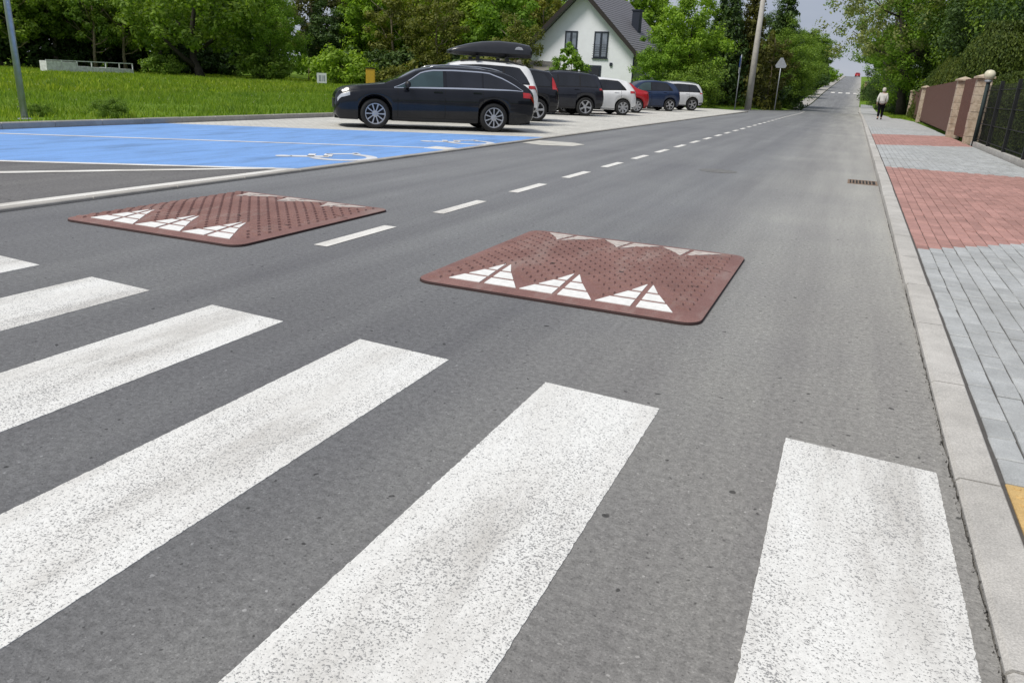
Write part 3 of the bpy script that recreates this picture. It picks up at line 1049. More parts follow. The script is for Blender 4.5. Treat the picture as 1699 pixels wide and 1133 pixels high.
def build_car(name, label, cat, S, loc, rz, group='cars parked in the oblique bays'):
    root = empty(name, loc, rz)
    tag(root, label, cat, group)
    wb, fo, ro, hw = S['wb'], S['fo'], S['ro'], S['w'] / 2
    R = S['r']
    x_r, x_f = -ro, wb + fo
    top, belt = S['top'], S['belt']
    sill = S.get('sill', 0.22)
    Ra = R + 0.055
    plan = [(x_r, 0.80), (x_r + 0.05, 0.88), (x_r + 0.16, 0.94), (x_r + 0.45, 0.985), (0.3, 1.0), (wb - 0.2, 1.0), (wb + fo * 0.35, 0.985), (x_f - 0.30, 0.93), (x_f - 0.12, 0.87), (x_f - 0.04, 0.80), (x_f, 0.70)]
    def zb(x):
        s = sill
        s = max(s, lerp([(x_r, sill + 0.16), (x_r + 0.12, sill + 0.06), (x_r + 0.5, sill)], x)) if x < 0 else s
        s = max(s, lerp([(x_f - 0.45, sill - 0.02), (x_f - 0.1, sill), (x_f, sill + 0.10)], x)) if x > wb else s
        for xw in (0, wb):
            d = abs(x - xw)
            if d < Ra:
                s = max(s, R + math.sqrt(Ra * Ra - d * d) * 0.98)
        return s
    def ring(x):
        W = hw * slerp(plan, x)
        zt, zk = slerp(top, x), slerp(belt, x)
        zk = min(zk, zt - 0.012)
        b = zb(x)
        b = min(b, zk - 0.12)
        h = zt - zk
        zm = max(b + 0.04, 0.60 * zk)
        zc = max(zm + 0.02, zk - 0.15)
        wr = W - 0.075 - 0.34 * max(0, h - 0.03)
        wr = max(wr, 0.15)
        fl = min(sill, b) - 0.0
        return [(0, fl), (W - 0.30, fl), (W - 0.30, max(b, fl + 0.002)), (W - 0.085, b), (W - 0.060, b + 0.03), (W - 0.022, zm), (W, zc), (W - 0.034, zk - 0.045), (W - 0.062, zk),
                (W - 0.085, zk + 0.012 * min(1, h * 8)), (wr + 0.012, zk + h * 0.86), (wr - 0.06, zk + h * 0.945), (wr * 0.55, zk + h * 0.985), (0, zt)]
    xs = set(np.round(np.linspace(x_r, x_f, 74), 4))
    for xw in (0, wb):
        for a in np.linspace(0, PI, 19):
            xs.add(round(xw + Ra * math.cos(a), 4))
        xs.add(round(xw + Ra + 0.004, 4)); xs.add(round(xw - Ra - 0.004, 4))
    for d in (0.012, 0.03, 0.06, 0.1): xs.add(round(x_r + d, 4)); xs.add(round(x_f - d, 4))
    xs = sorted(xs)
    def SP(x, r, side=1, off=0.0):
        R0 = ring(x)
        i = min(int(r), len(R0) - 2)
        t = r - i
        a, b = R0[i], R0[i + 1]
        yv, z = a[0] + (b[0] - a[0]) * t, a[1] + (b[1] - a[1]) * t
        ny, nz = (b[1] - a[1]), -(b[0] - a[0])
        q = math.hypot(ny, nz) or 1
        return (x, side * (yv + off * ny / q), z + off * nz / q)
    body = MB()
    rings = [ring(x) for x in xs]
    nr = len(rings[0])
    clad = S.get('clad', False)
    for side in (1, -1):
        vs = [(x, side * p[0], p[1]) for x, rg in zip(xs, rings) for p in rg]
        k = len(body.v)
        body.v += vs
        for i in range(len(xs) - 1):
            for j in range(nr - 1):
                body.f.append((k + i * nr + j, k + (i + 1) * nr + j, k + (i + 1) * nr + j + 1, k + i * nr + j + 1))
                body.mi.append(1 if j < 3 else (2 if (clad and j < 4) else 0))
    for rg, x in ((rings[0], xs[0]), (rings[-1], xs[-1])):
        vs = [(x, p[0], p[1]) for p in rg] + [(x, -p[0], p[1]) for p in rg[::-1][1:-1]]
        body.add(vs, [tuple(range(len(vs)))], 0)
    me = body.mesh('body', [S['paint'], 'underside', 'plastic_black'], True)
    bm = bmesh.new(); bm.from_mesh(me)
    bmesh.ops.remove_doubles(bm, verts=bm.verts, dist=0.0005)
    bmesh.ops.recalc_face_normals(bm, faces=bm.faces)
    bm.to_mesh(me); bm.free()
    link('body', me, None, root)

    def patch(pname, mat, x0, x1, r0, r1, side=1, off=0.006, nx=10, nr_=3, parent=root, both_top=False):
        m = MB()
        vs, fs = [], []
        for i in range(nx + 1):
            x = x0 + (x1 - x0) * i / nx
            a = r0(x) if callable(r0) else r0
            b = r1(x) if callable(r1) else r1
            row = [SP(x, a + (b - a) * j / nr_, side, off) for j in range(nr_ + 1)]
            if both_top:
                row = row + [(p[0], -p[1], p[2]) for p in row[::-1][1:]]
            vs += row
        q = len(vs) // (nx + 1)
        for i in range(nx):
            for j in range(q - 1):
                fs.append((i * q + j, (i + 1) * q + j, (i + 1) * q + j + 1, i * q + j + 1))
        m.add(vs, fs)
        return m.build(pname, mat, parent, True)

    wx = S['windows']                       # list of (x0, x1, glass)
    we = S['wend']                          # (x where the top edge starts to fall, x of the rear tip)
    ws = S['wfront']                        # (tip x at the front, x where full height is reached)
    full0, full1 = 9.10, 9.93
    def rhi(x):
        v = full1
        if x < we[0]:
            t = (x - we[1]) / max(1e-3, we[0] - we[1])
            v = min(v, full0 + 0.02 + (full1 - full0) * (max(0, t) ** S.get('wpow', 0.6)))
        if x > ws[1]:
            t = (ws[0] - x) / max(1e-3, ws[0] - ws[1])
            v = min(v, full0 + 0.02 + (full1 - full0) * max(0, t) ** 0.8)
        return v
    for side in (1, -1):
        for (a, b, gm) in wx:
            patch('side_window', gm, a, b, full0, rhi, side, 0.005, 14, 3)
        if S.get('chrome'):
            xa, xb = we[1] - 0.02, ws[0] + 0.02
            patch('window_trim', 'chrome', xa, xb, lambda x: rhi(x) - 0.015, lambda x: rhi(x) + 0.055, side, 0.010, 30, 1)
            patch('window_trim', 'chrome', xa, xb, 8.9, 9.09, side, 0.010, 20, 1)
        elif S.get('pillar_dark', True):
            patch('window_trim', 'plastic_black', we[1], ws[0], full0 - 0.06, lambda x: rhi(x) + 0.03, side, 0.002, 30, 2)
        # lamps
        t0, t1, q0, q1 = S['tail']
        patch('tail_light', 'lamp_red', x_r + t0, x_r + t1, q0, q1, side, 0.008, 6, 3)
        h0, h1, q0, q1 = S['head']
        patch('headlight', 'lamp_clear', x_f - h1, x_f - h0, q0, q1, side, 0.008, 6, 3)
        # door seams and handles
        for xd in S['seams']:
            patch('door_seam', 'underside', xd - 0.006, xd + 0.006, 4.1, 8.95, side, 0.002, 1, 12)
        for xd in S['handles']:
            p = SP(xd, 7.0, side)
            m = MB()
            m.box(-0.10, 0.10, -0.012 if side < 0 else -0.005, 0.005 if side < 0 else 0.022, -0.014, 0.014)
            o = m.build('door_handle', S.get('handle_mat', S['paint']), root)
            o.location = (xd, p[1], p[2] - 0.01)
        # sill strip / bumper
        patch('sill', 'plastic_black', Ra + 0.02, wb - Ra - 0.02, 3.05, 4.12, side, 0.004, 6, 2)
        patch('rear_bumper', 'plastic_black', x_r + 0.005, -Ra - 0.03, 3.0, S.get('bump_r', 4.25), side, 0.004, 6, 2)
        # mirror
        xm = S['mirror']
        p = SP(xm, 9.05, side)
        m = MB()
        m.lathe([(0.001, -0.11), (0.055, -0.10), (0.085, -0.04), (0.09, 0.03), (0.07, 0.09), (0.001, 0.105)], 12, 'y')
        m.v = [(v[0] * 0.75, v[1], v[2] * 0.9) for v in m.v]
        m.box(-0.03, 0.03, -0.16, 0.0, -0.085, -0.045) if side > 0 else m.box(-0.03, 0.03, 0.0, 0.16, -0.085, -0.045)
        o = m.build('mirror', S.get('mirror_mat', 'plastic_black'), root, True)
        o.location = (xm, p[1] + side * 0.13, p[2] + 0.08)
        # roof rail
        if S.get('rails'):
            x0, x1 = S['rails']
            pts = []
            for i in range(13):
                x = x0 + (x1 - x0) * i / 12
                q = SP(x, 11.2, side)
                lift = 0.045 * min(1, min(i, 12 - i) / 1.5)
                pts.append((x, q[1], q[2] + lift))
            MB().tube(pts, 0.016, 8).build('roof_rail', S.get('rail_mat', 'satin_rail'), root, True)
        # wheels
        tm, rm_, bk_ = tyre_meshes(R, 0.235, S['wheel'])
        for xw in (0, wb):
            o = link('wheel', tm, None, root)
            o.location = (xw, side * (hw - 0.135), R)
            if side < 0:
                o.rotation_euler = (0, 0, PI)
            o.rotation_euler[1] = random.uniform(0, 1)
            link('rim', rm_, None, o)
            link('wheel_shade_disc', bk_, None, o)
    # windscreen and rear window across the car
    a, b = S['screen']
    patch('windscreen', 'glass_dark', a, b, 11.05, 13.0, 1, 0.006, 8, 4, both_top=True)
    a, b = S['rear_glass']
    patch('rear_window', 'glass_dark', a, b, 11.05, 13.0, 1, 0.006, 8, 4, both_top=True)
    # number plate, grille and rear lamp bar on the blunt ends
    m = MB().box(-0.012, 0, -0.26, 0.26, 0.0, 0.11)
    o = m.build('number_plate', 'sign_white', root)
    o.location = (x_r - 0.001, 0, slerp(belt, x_r) * 0.62)
    m = MB().box(0, 0.012, -0.42, 0.42, 0.0, 0.20)
    o = m.build('grille', 'plastic_black', root)
    o.location = (x_f + 0.001, 0, 0.42)
    return root

def prof_estate():
    return dict(wb=2.82, fo=0.90, ro=1.04, w=1.84, r=0.335, paint='paint_black', wheel='multi', sill=0.19,
        top=[(-1.04, 0.80), (-1.00, 0.93), (-0.93, 1.00), (-0.80, 1.10), (-0.42, 1.33), (-0.22, 1.395), (0.40, 1.445), (0.95, 1.455), (1.45, 1.435), (1.75, 1.37), (2.35, 1.115), (2.62, 1.01), (2.75, 0.99), (3.20, 0.945), (3.48, 0.89), (3.62, 0.82), (3.69, 0.73), (3.72, 0.62)],
        belt=[(-1.04, 0.79), (-0.90, 0.93), (-0.5, 0.945), (0.5, 0.935), (1.6, 0.915), (2.5, 0.895), (2.8, 0.885), (3.3, 0.84), (3.58, 0.77), (3.72, 0.60)],
        windows=[(1.23, 2.30, 'glass_teal'), (0.30, 1.15, 'glass_dark'), (-0.66, 0.26, 'glass_dark')], wend=(0.15, -0.70), wfront=(2.36, 1.70), wpow=0.62, chrome=True,
        tail=(0.015, 0.33, 6.25, 7.9), head=(0.06, 0.34, 6.45, 7.35), seams=(2.30, 1.19, 0.28), handles=(1.36, 0.42), mirror=2.08, rails=(-0.25, 1.55), rail_mat='satin_rail',
        screen=(1.85, 2.58), rear_glass=(-0.86, -0.40), bump_r=4.5)

def prof_suv(paint, L=4.5, H=1.68, w=1.86, wheel='five', **kw):
    wb = 2.67 * L / 4.5
    fo, ro = 0.90 * L / 4.5, 0.76 * L / 4.5
    k = H / 1.68
    d = dict(wb=wb, fo=fo, ro=ro, w=w, r=0.355, paint=paint, wheel=wheel, sill=0.27, clad=True,
        top=[(-ro, 0.86 * k), (-ro + 0.03, 1.02 * k), (-ro + 0.10, 1.12 * k), (-ro + 0.24, 1.50 * k), (-ro + 0.34, 1.60 * k), (0.1, 1.655 * k), (0.9, H), (1.45, 1.645 * k), (1.72, 1.57 * k), (2.35 * wb / 2.67, 1.16 * k), (2.55 * wb / 2.67, 1.085 * k), (wb + 0.25, 1.02 * k), (wb + fo - 0.22, 0.92 * k), (wb + fo - 0.06, 0.78 * k), (wb + fo, 0.62 * k)],
        belt=[(-ro, 0.85 * k), (-ro + 0.12, 1.06 * k), (0, 1.065 * k), (1.2, 1.04 * k), (2.4 * wb / 2.67, 1.0 * k), (wb + 0.3, 0.93 * k), (wb + fo - 0.15, 0.80 * k), (wb + fo, 0.60 * k)],
        windows=[(1.18, 2.18 * wb / 2.67, 'glass_dark'), (0.28, 1.12, 'glass_dark'), (-0.44, 0.22, 'glass_dark')], wend=(-0.2, -0.50), wfront=(2.24 * wb / 2.67, 1.62), wpow=0.8,
        tail=(0.015, 0.30, 7.0, 9.0), head=(0.05, 0.36, 6.3, 7.7), seams=(2.2 * wb / 2.67, 1.15, 0.25), handles=(1.32, 0.40), mirror=2.0 * wb / 2.67, rails=(-0.35, 1.45), rail_mat='plastic_black',
        screen=(1.75, 2.36 * wb / 2.67), rear_glass=(-ro + 0.115, -ro + 0.27), bump_r=4.5)
    d.update(kw)
    return d

def prof_hatch(paint, L=4.2, H=1.50, **kw):
    s = L / 4.2
    wb, fo, ro = 2.58 * s, 0.85 * s, 0.62 * s
    k = H / 1.5
    d = dict(wb=wb, fo=fo, ro=ro, w=1.79, r=0.325, paint=paint, wheel='cover', sill=0.20,
        top=[(-ro, 0.78 * k), (-ro + 0.04, 0.95 * k), (-ro + 0.12, 1.03 * k), (-ro + 0.36, 1.32 * k), (-ro + 0.48, 1.40 * k), (0.2, 1.46 * k), (0.9, H), (1.4, 1.47 * k), (1.7, 1.40 * k), (2.35 * s, 1.06 * k), (2.55 * s, 0.98 * k), (wb + 0.35, 0.90 * k), (wb + fo - 0.2, 0.80 * k), (wb + fo - 0.05, 0.68 * k), (wb + fo, 0.55 * k)],
        belt=[(-ro, 0.77 * k), (-ro + 0.12, 0.985 * k), (0, 0.98 * k), (1.2, 0.94 * k), (2.4 * s, 0.895 * k), (wb + 0.3, 0.82 * k), (wb + fo - 0.15, 0.70 * k), (wb + fo, 0.53 * k)],
        windows=[(1.16, 2.16 * s, 'glass_teal'), (0.10, 1.10, 'glass_dark')], wend=(0.25, -0.12), wfront=(2.22 * s, 1.6), wpow=0.8,
        tail=(0.015, 0.34, 6.6, 8.3), head=(0.05, 0.38, 6.3, 7.7), seams=(2.16 * s, 1.13, 0.12), handles=(1.28, 0.34), mirror=1.98 * s, rails=None, mirror_mat=paint,
        screen=(1.75, 2.36 * s), rear_glass=(-ro + 0.15, -ro + 0.37), bump_r=4.2)
    d.update(kw)
    return d

def prof_saloon(paint):
    d = prof_hatch(paint, 4.4, 1.45)
    ro = d['ro']
    d['top'] = [(-ro, 0.80), (-ro + 0.05, 0.97), (-ro + 0.16, 1.02), (-ro + 0.38, 1.05), (-ro + 0.62, 1.12), (0.35, 1.36), (0.6, 1.41), (1.1, 1.45), (1.5, 1.43), (1.8, 1.35), (2.45, 1.03), (2.65, 0.95), (3.1, 0.88), (3.3, 0.78), (3.42, 0.66), (d['wb'] + d['fo'], 0.53)]
    d['belt'] = [(-ro, 0.79), (-ro + 0.12, 0.96), (0, 0.95), (1.2, 0.92), (2.5, 0.88), (3.0, 0.80), (d['wb'] + d['fo'], 0.51)]
    d['windows'] = [(1.2, 2.2, 'glass_dark'), (0.28, 1.14, 'glass_dark')]
    d['wend'] = (0.62, 0.20)
    d['rear_glass'] = (-0.1, 0.32)
    return d

def place(rx, ry, ang, w):
    """root location from the left rear wheel's contact point"""
    a = math.radians(ang)
    lf = (math.sin(a), -math.cos(a))
    h = w / 2 - 0.03
    return (rx - lf[0] * h, ry - lf[1] * h, LZ), PI + a

S = prof_estate()
loc, rz = place(-7.90, 17.30, 38.5, S['w'])
build_car('parked_car', 'black estate car with silver multi-spoke wheels and chrome window trim beside the blue bays', 'car', S, loc, rz)
S = prof_suv('paint_white', 4.6, 1.70, tail=(0.015, 0.32, 6.7, 8.4))
loc, rz = place(-8.85, 20.6, 36.5, S['w'])
suv_loc, suv_rz = loc, rz
build_car('parked_car', 'white SUV carrying a black roof box, behind the black estate car', 'car', S, loc, rz)
S = prof_suv('paint_charcoal', 4.5, 1.62, tail=(0.05, 0.26, 7.2, 9.9), clad=False, rails=None)
loc, rz = place(-9.25, 23.5, 36.5, S['w'])
build_car('parked_car', 'black people carrier with a tall red tail light, beside the white SUV', 'car', S, loc, rz)
S = prof_suv('paint_graphite', 4.7, 1.66, w=1.92, tail=(0.015, 0.24, 6.9, 8.2))
loc, rz = place(-9.75, 30.0, 36.5, S['w'])
build_car('parked_car', 'dark grey SUV with black side windows, between the people carrier and the white hatchback', 'car', S, loc, rz)
S = prof_hatch('paint_white', 4.25, 1.52)
loc, rz = place(-9.1, 33.2, 36.5, S['w'])
build_car('parked_car', 'white hatchback with a plain silver wheel cover, next to the red car', 'car', S, loc, rz)
S = prof_saloon('paint_red')
loc, rz = place(-9.55, 37.3, 36.5, S['w'])
build_car('parked_car', 'bright red car of which only the tail shows beyond the white hatchback', 'car', S, loc, rz)
S = prof_hatch('paint_navy', 4.2, 1.58, wheel='five', mirror_mat='paint_navy', windows=[(1.16, 2.16, 'glass_teal'), (0.10, 1.10, 'glass_dark')], tail=(0.015, 0.14, 6.6, 7.6))
loc, rz = place(-9.25, 43.3, 36.5, S['w'])
build_car('parked_car', 'navy blue hatchback parked between the red car and the silver crossover', 'car', S, loc, rz)
S = prof_suv('paint_silver', 4.3, 1.58, wheel='five', rail_mat='satin_rail')
loc, rz = place(-8.75, 47.1, 36.5, S['w'])
build_car('parked_car', 'silver-white crossover, the farthest of the cars parked in the row', 'car', S, loc, rz)
S = prof_hatch('paint_red', 4.0, 1.55)
build_car('distant_car', 'tiny red car at the crest of the far hill', 'car', S, (-0.9, 322, prof(322) + 0.02), PI / 2, group='cars on the road')

# roof box on the white SUV
def roof_box():
    r = empty('roof_box', suv_loc, suv_rz)
    tag(r, 'long glossy black roof box on top of the white SUV', 'roof box')
    zr = 1.85
    L0, L1 = -0.62, 1.75
    m = MB()
    st = [(L0, 0.02, 0.30), (L0 + 0.02, 0.16, 0.36), (L0 + 0.08, 0.26, 0.39), (L0 + 0.45, 0.315, 0.41), (L0 + 0.95, 0.335, 0.41), (L0 + 1.4, 0.30, 0.405), (L0 + 1.8, 0.225, 0.39), (L0 + 2.1, 0.14, 0.36), (L0 + 2.28, 0.075, 0.32), (L1, 0.03, 0.24)]
    vs, n = [], 0
    for x, h, w in st:
        row = [(-w, 0.055), (-w * 0.99, 0.055 + h * 0.45), (-w * 0.88, 0.055 + h * 0.83), (-w * 0.6, 0.055 + h * 0.97), (0, 0.055 + h), (w * 0.6, 0.055 + h * 0.97), (w * 0.88, 0.055 + h * 0.83), (w * 0.99, 0.055 + h * 0.45), (w, 0.055)]
        n = len(row)
        vs += [(x, y_ + 0.12, zr + z) for y_, z in row]
    fs = [(i * n + j, (i + 1) * n + j, (i + 1) * n + j + 1, i * n + j + 1) for i in range(len(st) - 1) for j in range(n - 1)]
    fs += [tuple(range(n)), tuple((len(st) - 1) * n + j for j in range(n))]
    m.add(vs, fs)
    m.build('lid', 'box_black', r, True)
    b = MB()
    vs = []
    for x, h, w in st:
        vs += [(x, 0.12 - w - 0.012, zr + 0.052), (x, 0.12 + w + 0.012, zr + 0.052), (x, 0.12 + w * 0.8, zr - 0.03 + (0.03 if x > 1.5 else 0)), (x, 0.12 - w * 0.8, zr - 0.03 + (0.03 if x > 1.5 else 0))]
    fs = [(i * 4 + j, (i + 1) * 4 + j, (i + 1) * 4 + (j + 1) % 4, i * 4 + (j + 1) % 4) for i in range(len(st) - 1) for j in range(4)] + [(0, 1, 2, 3), tuple((len(st) - 1) * 4 + j for j in range(4))]
    b.add(vs, fs)
    b.build('base', 'plastic_black', r)
    for x in (0.15, 0.98):
        c = MB().box(x - 0.035, x + 0.035, -0.66, 0.66, zr - 0.065, zr - 0.035)
        for s in (-1, 1):
            c.box(x - 0.05, x + 0.05, s * 0.60 - 0.04, s * 0.60 + 0.04, zr - 0.17, zr - 0.067)
        c.build('cross_bar', 'plastic_black', r)
    for s, yy in ((1, 0.12 + 0.413),):
        e = MB().add([(-0.33, yy + 0.004, zr + 0.17), (-0.08, yy + 0.004, zr + 0.17), (-0.12, yy - 0.004, zr + 0.23), (-0.20, yy - 0.015, zr + 0.25), (-0.29, yy - 0.004, zr + 0.23)], [(0, 1, 2, 3, 4)])
        e.build('emblem', 'badge_grey', r)
roof_box()

# ------------------------------------------------------------------ house
def house():
    A = Vector((-24.5, 60.35, 0.0))
    B = Vector((-15.9, 59.7, 0.0))
    u = (B - A).normalized()
    W = (B - A).length
    w = Vector((-u.y, u.x, 0))               # away from us
    rz = math.atan2(u.y, u.x)
    D = 9.5
    eave, apex = 3.8, 8.1
    r = empty('house', A, rz)
    tag(r, 'white gabled house with dark window frames and a grey tiled roof behind the cars', 'house')
    c = W / 2
    def wallmesh():
        m = MB()
        g = [(0, 0), (W, 0), (W, eave), (c, apex - 0.25), (0, eave)]
        m.add([(x, 0, z) for x, z in g] + [(x, D, z) for x, z in g], [(0, 1, 2, 3, 4), (5, 6, 7, 8, 9), (0, 1, 6, 5), (1, 2, 7, 6), (0, 4, 9, 5)])
        return m
    wallmesh().build('wall', 'wall_white', r)
    slope = (apex - 0.25 - eave) / c
    for s in (-1, 1):
        ov, th = 0.75, 0.16
        x_e = c + s * (c + 0.55)
        z_e = eave - 0.55 * slope + 0.25
        roof = MB()
        vs = []
        for yv in (-ov, D + 0.4):
            vs += [(c, yv, apex), (x_e, yv, z_e), (x_e, yv, z_e - th), (c, yv, apex - th)]
        roof.add(vs, [(0, 1, 5, 4), (2, 3, 7, 6), (1, 2, 6, 5), (0, 1, 2, 3), (4, 5, 6, 7)])
        ro_ = roof.build('roof', 'roof_tile', r)
        # tile courses: raised battens of tiles
        t = MB()
        N = 26
        for i in range(N):
            f0, f1 = i / N, (i + 1) / N
            xa, xb = c + (x_e - c) * f0, c + (x_e - c) * f1
            za, zb_ = apex + (z_e - apex) * f0, apex + (z_e - apex) * f1
            t.add([(xa, -ov + 0.02, za + 0.004), (xb, -ov + 0.02, zb_ + 0.035), (xb, D + 0.38, zb_ + 0.035), (xa, D + 0.38, za + 0.004), (xb, -ov + 0.02, zb_ + 0.004), (xb, D + 0.38, zb_ + 0.004)], [(0, 1, 2, 3), (1, 4, 5, 2)])
        tag(t.build('tile_courses', 'roof_tile', ro_), kind='stuff')
        # barge board
        m = MB()
        vs = []
        for yv in (-ov - 0.03, -ov - 0.002):
            vs += [(c, yv, apex + 0.03), (x_e + s * 0.03, yv, z_e + 0.03), (x_e + s * 0.03, yv, z_e - 0.36), (c, yv, apex - 0.40)]
        m.add(vs, [(0, 1, 2, 3), (4, 5, 6, 7), (0, 1, 5, 4), (1, 2, 6, 5), (2, 3, 7, 6), (3, 0, 4, 7)])
        m.build('barge_board', 'wood_dark', r)
        # gutter
        MB().tube([(x_e + s * 0.06, -ov, z_e - 0.08), (x_e + s * 0.06, D + 0.4, z_e - 0.08)], 0.07, 8).build('gutter', 'wood_dark', r)
    # chimney and vent on the near slope
    f = 0.56
    zc = apex + (eave - 0.55 * slope + 0.25 - apex) * f
    xc = c + (c + 0.55) * f
    m = MB().box(xc - 0.3, xc + 0.3, 4.2, 4.9, zc - 0.5, zc + 1.35)
    m.box(xc - 0.36, xc + 0.36, 4.14, 4.96, zc + 1.352, zc + 1.45)
    m.build('chimney', 'frame_anthracite', r)
    # windows
    def window(x0, x1, z0, z1, leaves=2, sill=True):
        fr = MB()
        t = 0.10
        fr.box(x0, x1, -0.06, 0.02, z1 - t, z1).box(x0, x1, -0.06, 0.02, z0, z0 + t)
        fr.box(x0, x0 + t, -0.058, 0.02, z0 + t, z1 - t).box(x1 - t, x1, -0.058, 0.02, z0 + t, z1 - t)
        xm = (x0 + x1) / 2
        fr.box(xm - 0.08, xm + 0.08, -0.058, 0.02, z0 + t, z1 - t)
        o = fr.build('window', 'frame_anthracite', r)
        for a, b in ((x0 + t, xm - 0.08), (xm + 0.08, x1 - t)):
            MB().box(a, b, -0.03, -0.01, z0 + t, z1 - t).build('pane', 'glass_house', o)
        if sill:
            MB().box(x0 - 0.08, x1 + 0.08, -0.12, 0.0, z0 - 0.06, z0 - 0.002).build('sill', 'frame_anthracite', o)
        return o
    sc = W / 7.56
    window(2.9, 3.95, 3.75, 5.05)
    wd = window(5.35, 6.5, 3.15, 5.05)
    for k in range(6):
        MB().tube([(5.3, -0.14, 3.3 + k * 0.16), (6.55, -0.14, 3.3 + k * 0.16)], 0.014, 6).build('balustrade_bar', 'frame_anthracite', wd)
    m = MB().box(4.4, 6.1, -0.05, 0.02, 0.1, 2.62)
    d = m.build('door', 'frame_anthracite', r)
    MB().box(4.55, 5.95, -0.07, -0.052, 0.3, 2.45).build('pane', 'glass_dark', d)
    m = MB().box(6.78, 6.98, -0.10, 0.0, 2.6, 2.85)
    m.build('wall_lamp', 'frame_anthracite', r)
    MB().tube([(W + 0.06, -0.06, 0.1), (W + 0.06, -0.06, eave - 0.5)], 0.06, 8).build('downpipe', 'frame_anthracite', r)
house()

# low grey shed left of the house
sh = empty('shed', (-24.2, 54.6, 0.0), 0.55)
MB().box(0, 4.2, 0, 2.5, 0, 1.85).build('wall', 'shed_grey', sh)
m = MB()
m.add([(-0.25, -0.3, 1.85), (4.45, -0.3, 1.85), (4.45, 2.8, 2.75), (-0.25, 2.8, 2.75), (-0.25, -0.3, 1.75), (4.45, -0.3, 1.75), (4.45, 2.8, 2.65), (-0.25, 2.8, 2.65)], [(0, 1, 2, 3), (4, 5, 6, 7), (0, 1, 5, 4), (1, 2, 6, 5), (2, 3, 7, 6), (3, 0, 4, 7)])
m.build('roof', 'shed_grey', sh)
MB().box(1.2, 2.1, -0.03, -0.002, 0.05, 1.7).build('door', 'wood_dark', sh)
tag(sh, 'low brownish-grey shed in front of the left end of the white house', 'shed')

# ------------------------------------------------------------------ poles, signs, small things
p = empty('utility_pole', (-7.35, 62.0, 0.10))
MB().tube([(0, 0, -0.2), (0, 0, 4), (0.02, 0, 9.6)], [0.25, 0.21, 0.145], 12).build('shaft', 'pole_concrete', p, True)
MB().box(-0.9, 0.9, -0.05, 0.05, 9.0, 9.1).build('cross_arm', 'galvanised', p)
for x in (-0.8, 0, 0.8):
    MB().lathe([(0.03, 9.1), (0.05, 9.15), (0.03, 9.2), (0.05, 9.25), (0.0001, 9.3)], 8, center=(x, 0, 0)).build('insulator', 'sign_white', p)
tag(p, 'thick pale concrete utility pole on the verge beyond the lot', 'utility pole')

p = empty('road_sign', (-7.85, 58.6, 0.12))
MB().tube([(0, 0, -0.2), (0, 0, 3.55)], 0.035, 8).build('post', 'galvanised', p, True)
b = MB().box(-0.05, -0.035, -0.36, 0.36, 2.75, 3.45)
b.build('blue_plate', 'sign_blue', p)
MB().box(-0.05, -0.036, -0.30, 0.30, 2.30, 2.70).build('white_plate', 'sign_white', p)
for zz in (2.4, 2.9, 3.3): MB().box(-0.0345, 0.04, -0.045, 0.045, zz, zz + 0.03).build('clamp', 'galvanised', p)
p.rotation_euler = (0, 0, math.radians(96 - 10))
p.rotation_euler = (0, 0, 0.05)
tag(p, 'blue and white road sign seen edge-on on a thin post left of the concrete pole', 'road sign')

p = empty('road_sign', (-5.80, 66.3, 0.14))
MB().tube([(0, 0, -0.2), (0, 0, 3.72)], 0.038, 8).build('post', 'galvanised', p, True)
pts = []
for a in (90, 210, 330):
    for d in (-12, 12):
        t = math.radians(a + d)
        pts.append((0.45 * math.cos(t), 3.28 + 0.45 * math.sin(t)))
n = len(pts)
MB().add([(x, -0.055, z) for x, z in pts] + [(x, -0.04, z) for x, z in pts], [tuple(range(n)), tuple(range(n, 2 * n))] + [(i, (i + 1) % n, n + (i + 1) % n, n + i) for i in range(n)]).build('sign_back', 'sign_grey', p)
for zz in (3.15, 3.42): MB().box(-0.05, 0.05, -0.039, 0.045, zz, zz + 0.03).build('clamp', 'galvanised', p)
tag(p, 'plain grey back of a triangular warning sign on a thin post by the bend', 'road sign')

p = empty('lamp_post', (-14.56, 10.24, 0.08))
MB().tube([(0, 0, -0.2), (0, 0, 3.0), (0, 0, 6.0)], [0.062, 0.052, 0.04], 12).build('shaft', 'galvanised', p, True)
MB().lathe([(0.13, 0.0), (0.13, 0.02), (0.07, 0.04)], 12).build('base_plate', 'galvanised', p)
MB().tube([(0, 0, 5.99), (0.2, -0.1, 6.15), (0.9, -0.4, 6.25)], 0.03, 8).build('arm', 'galvanised', p, True)
h = MB().box(0.8, 1.4, -0.62, -0.38, 6.21, 6.29)
h.build('lamp_head', 'sign_grey', p)
tag(p, 'slender grey metal lamp post on the grass behind the blue bays', 'lamp post')

# white crates and frames stacked at the edge of the meadow
p = empty('timber_rack', (-61.2, 45.3, 0.02), math.radians(86))
for i in range(6):
    x = i * 1.32
    hgt = [0.95, 0.92, 0.62, 0.58, 0.60, 0.55][i]
    MB().box(x, x + 1.27, -0.45, 0.45, 0.02, hgt).build('panel', 'wood_white', p)
for i in range(7):
    MB().box(i * 1.32 - 0.04, i * 1.32 + 0.03, -0.50, -0.43, 0, 1.05).build('post', 'wood_white', p)
MB().box(-0.05, 7.9, -0.49, -0.44, 0.98, 1.05).build('rail', 'wood_white', p)
tag(p, 'long low whitish timber frame at the edge of the wood behind the meadow', 'rack')

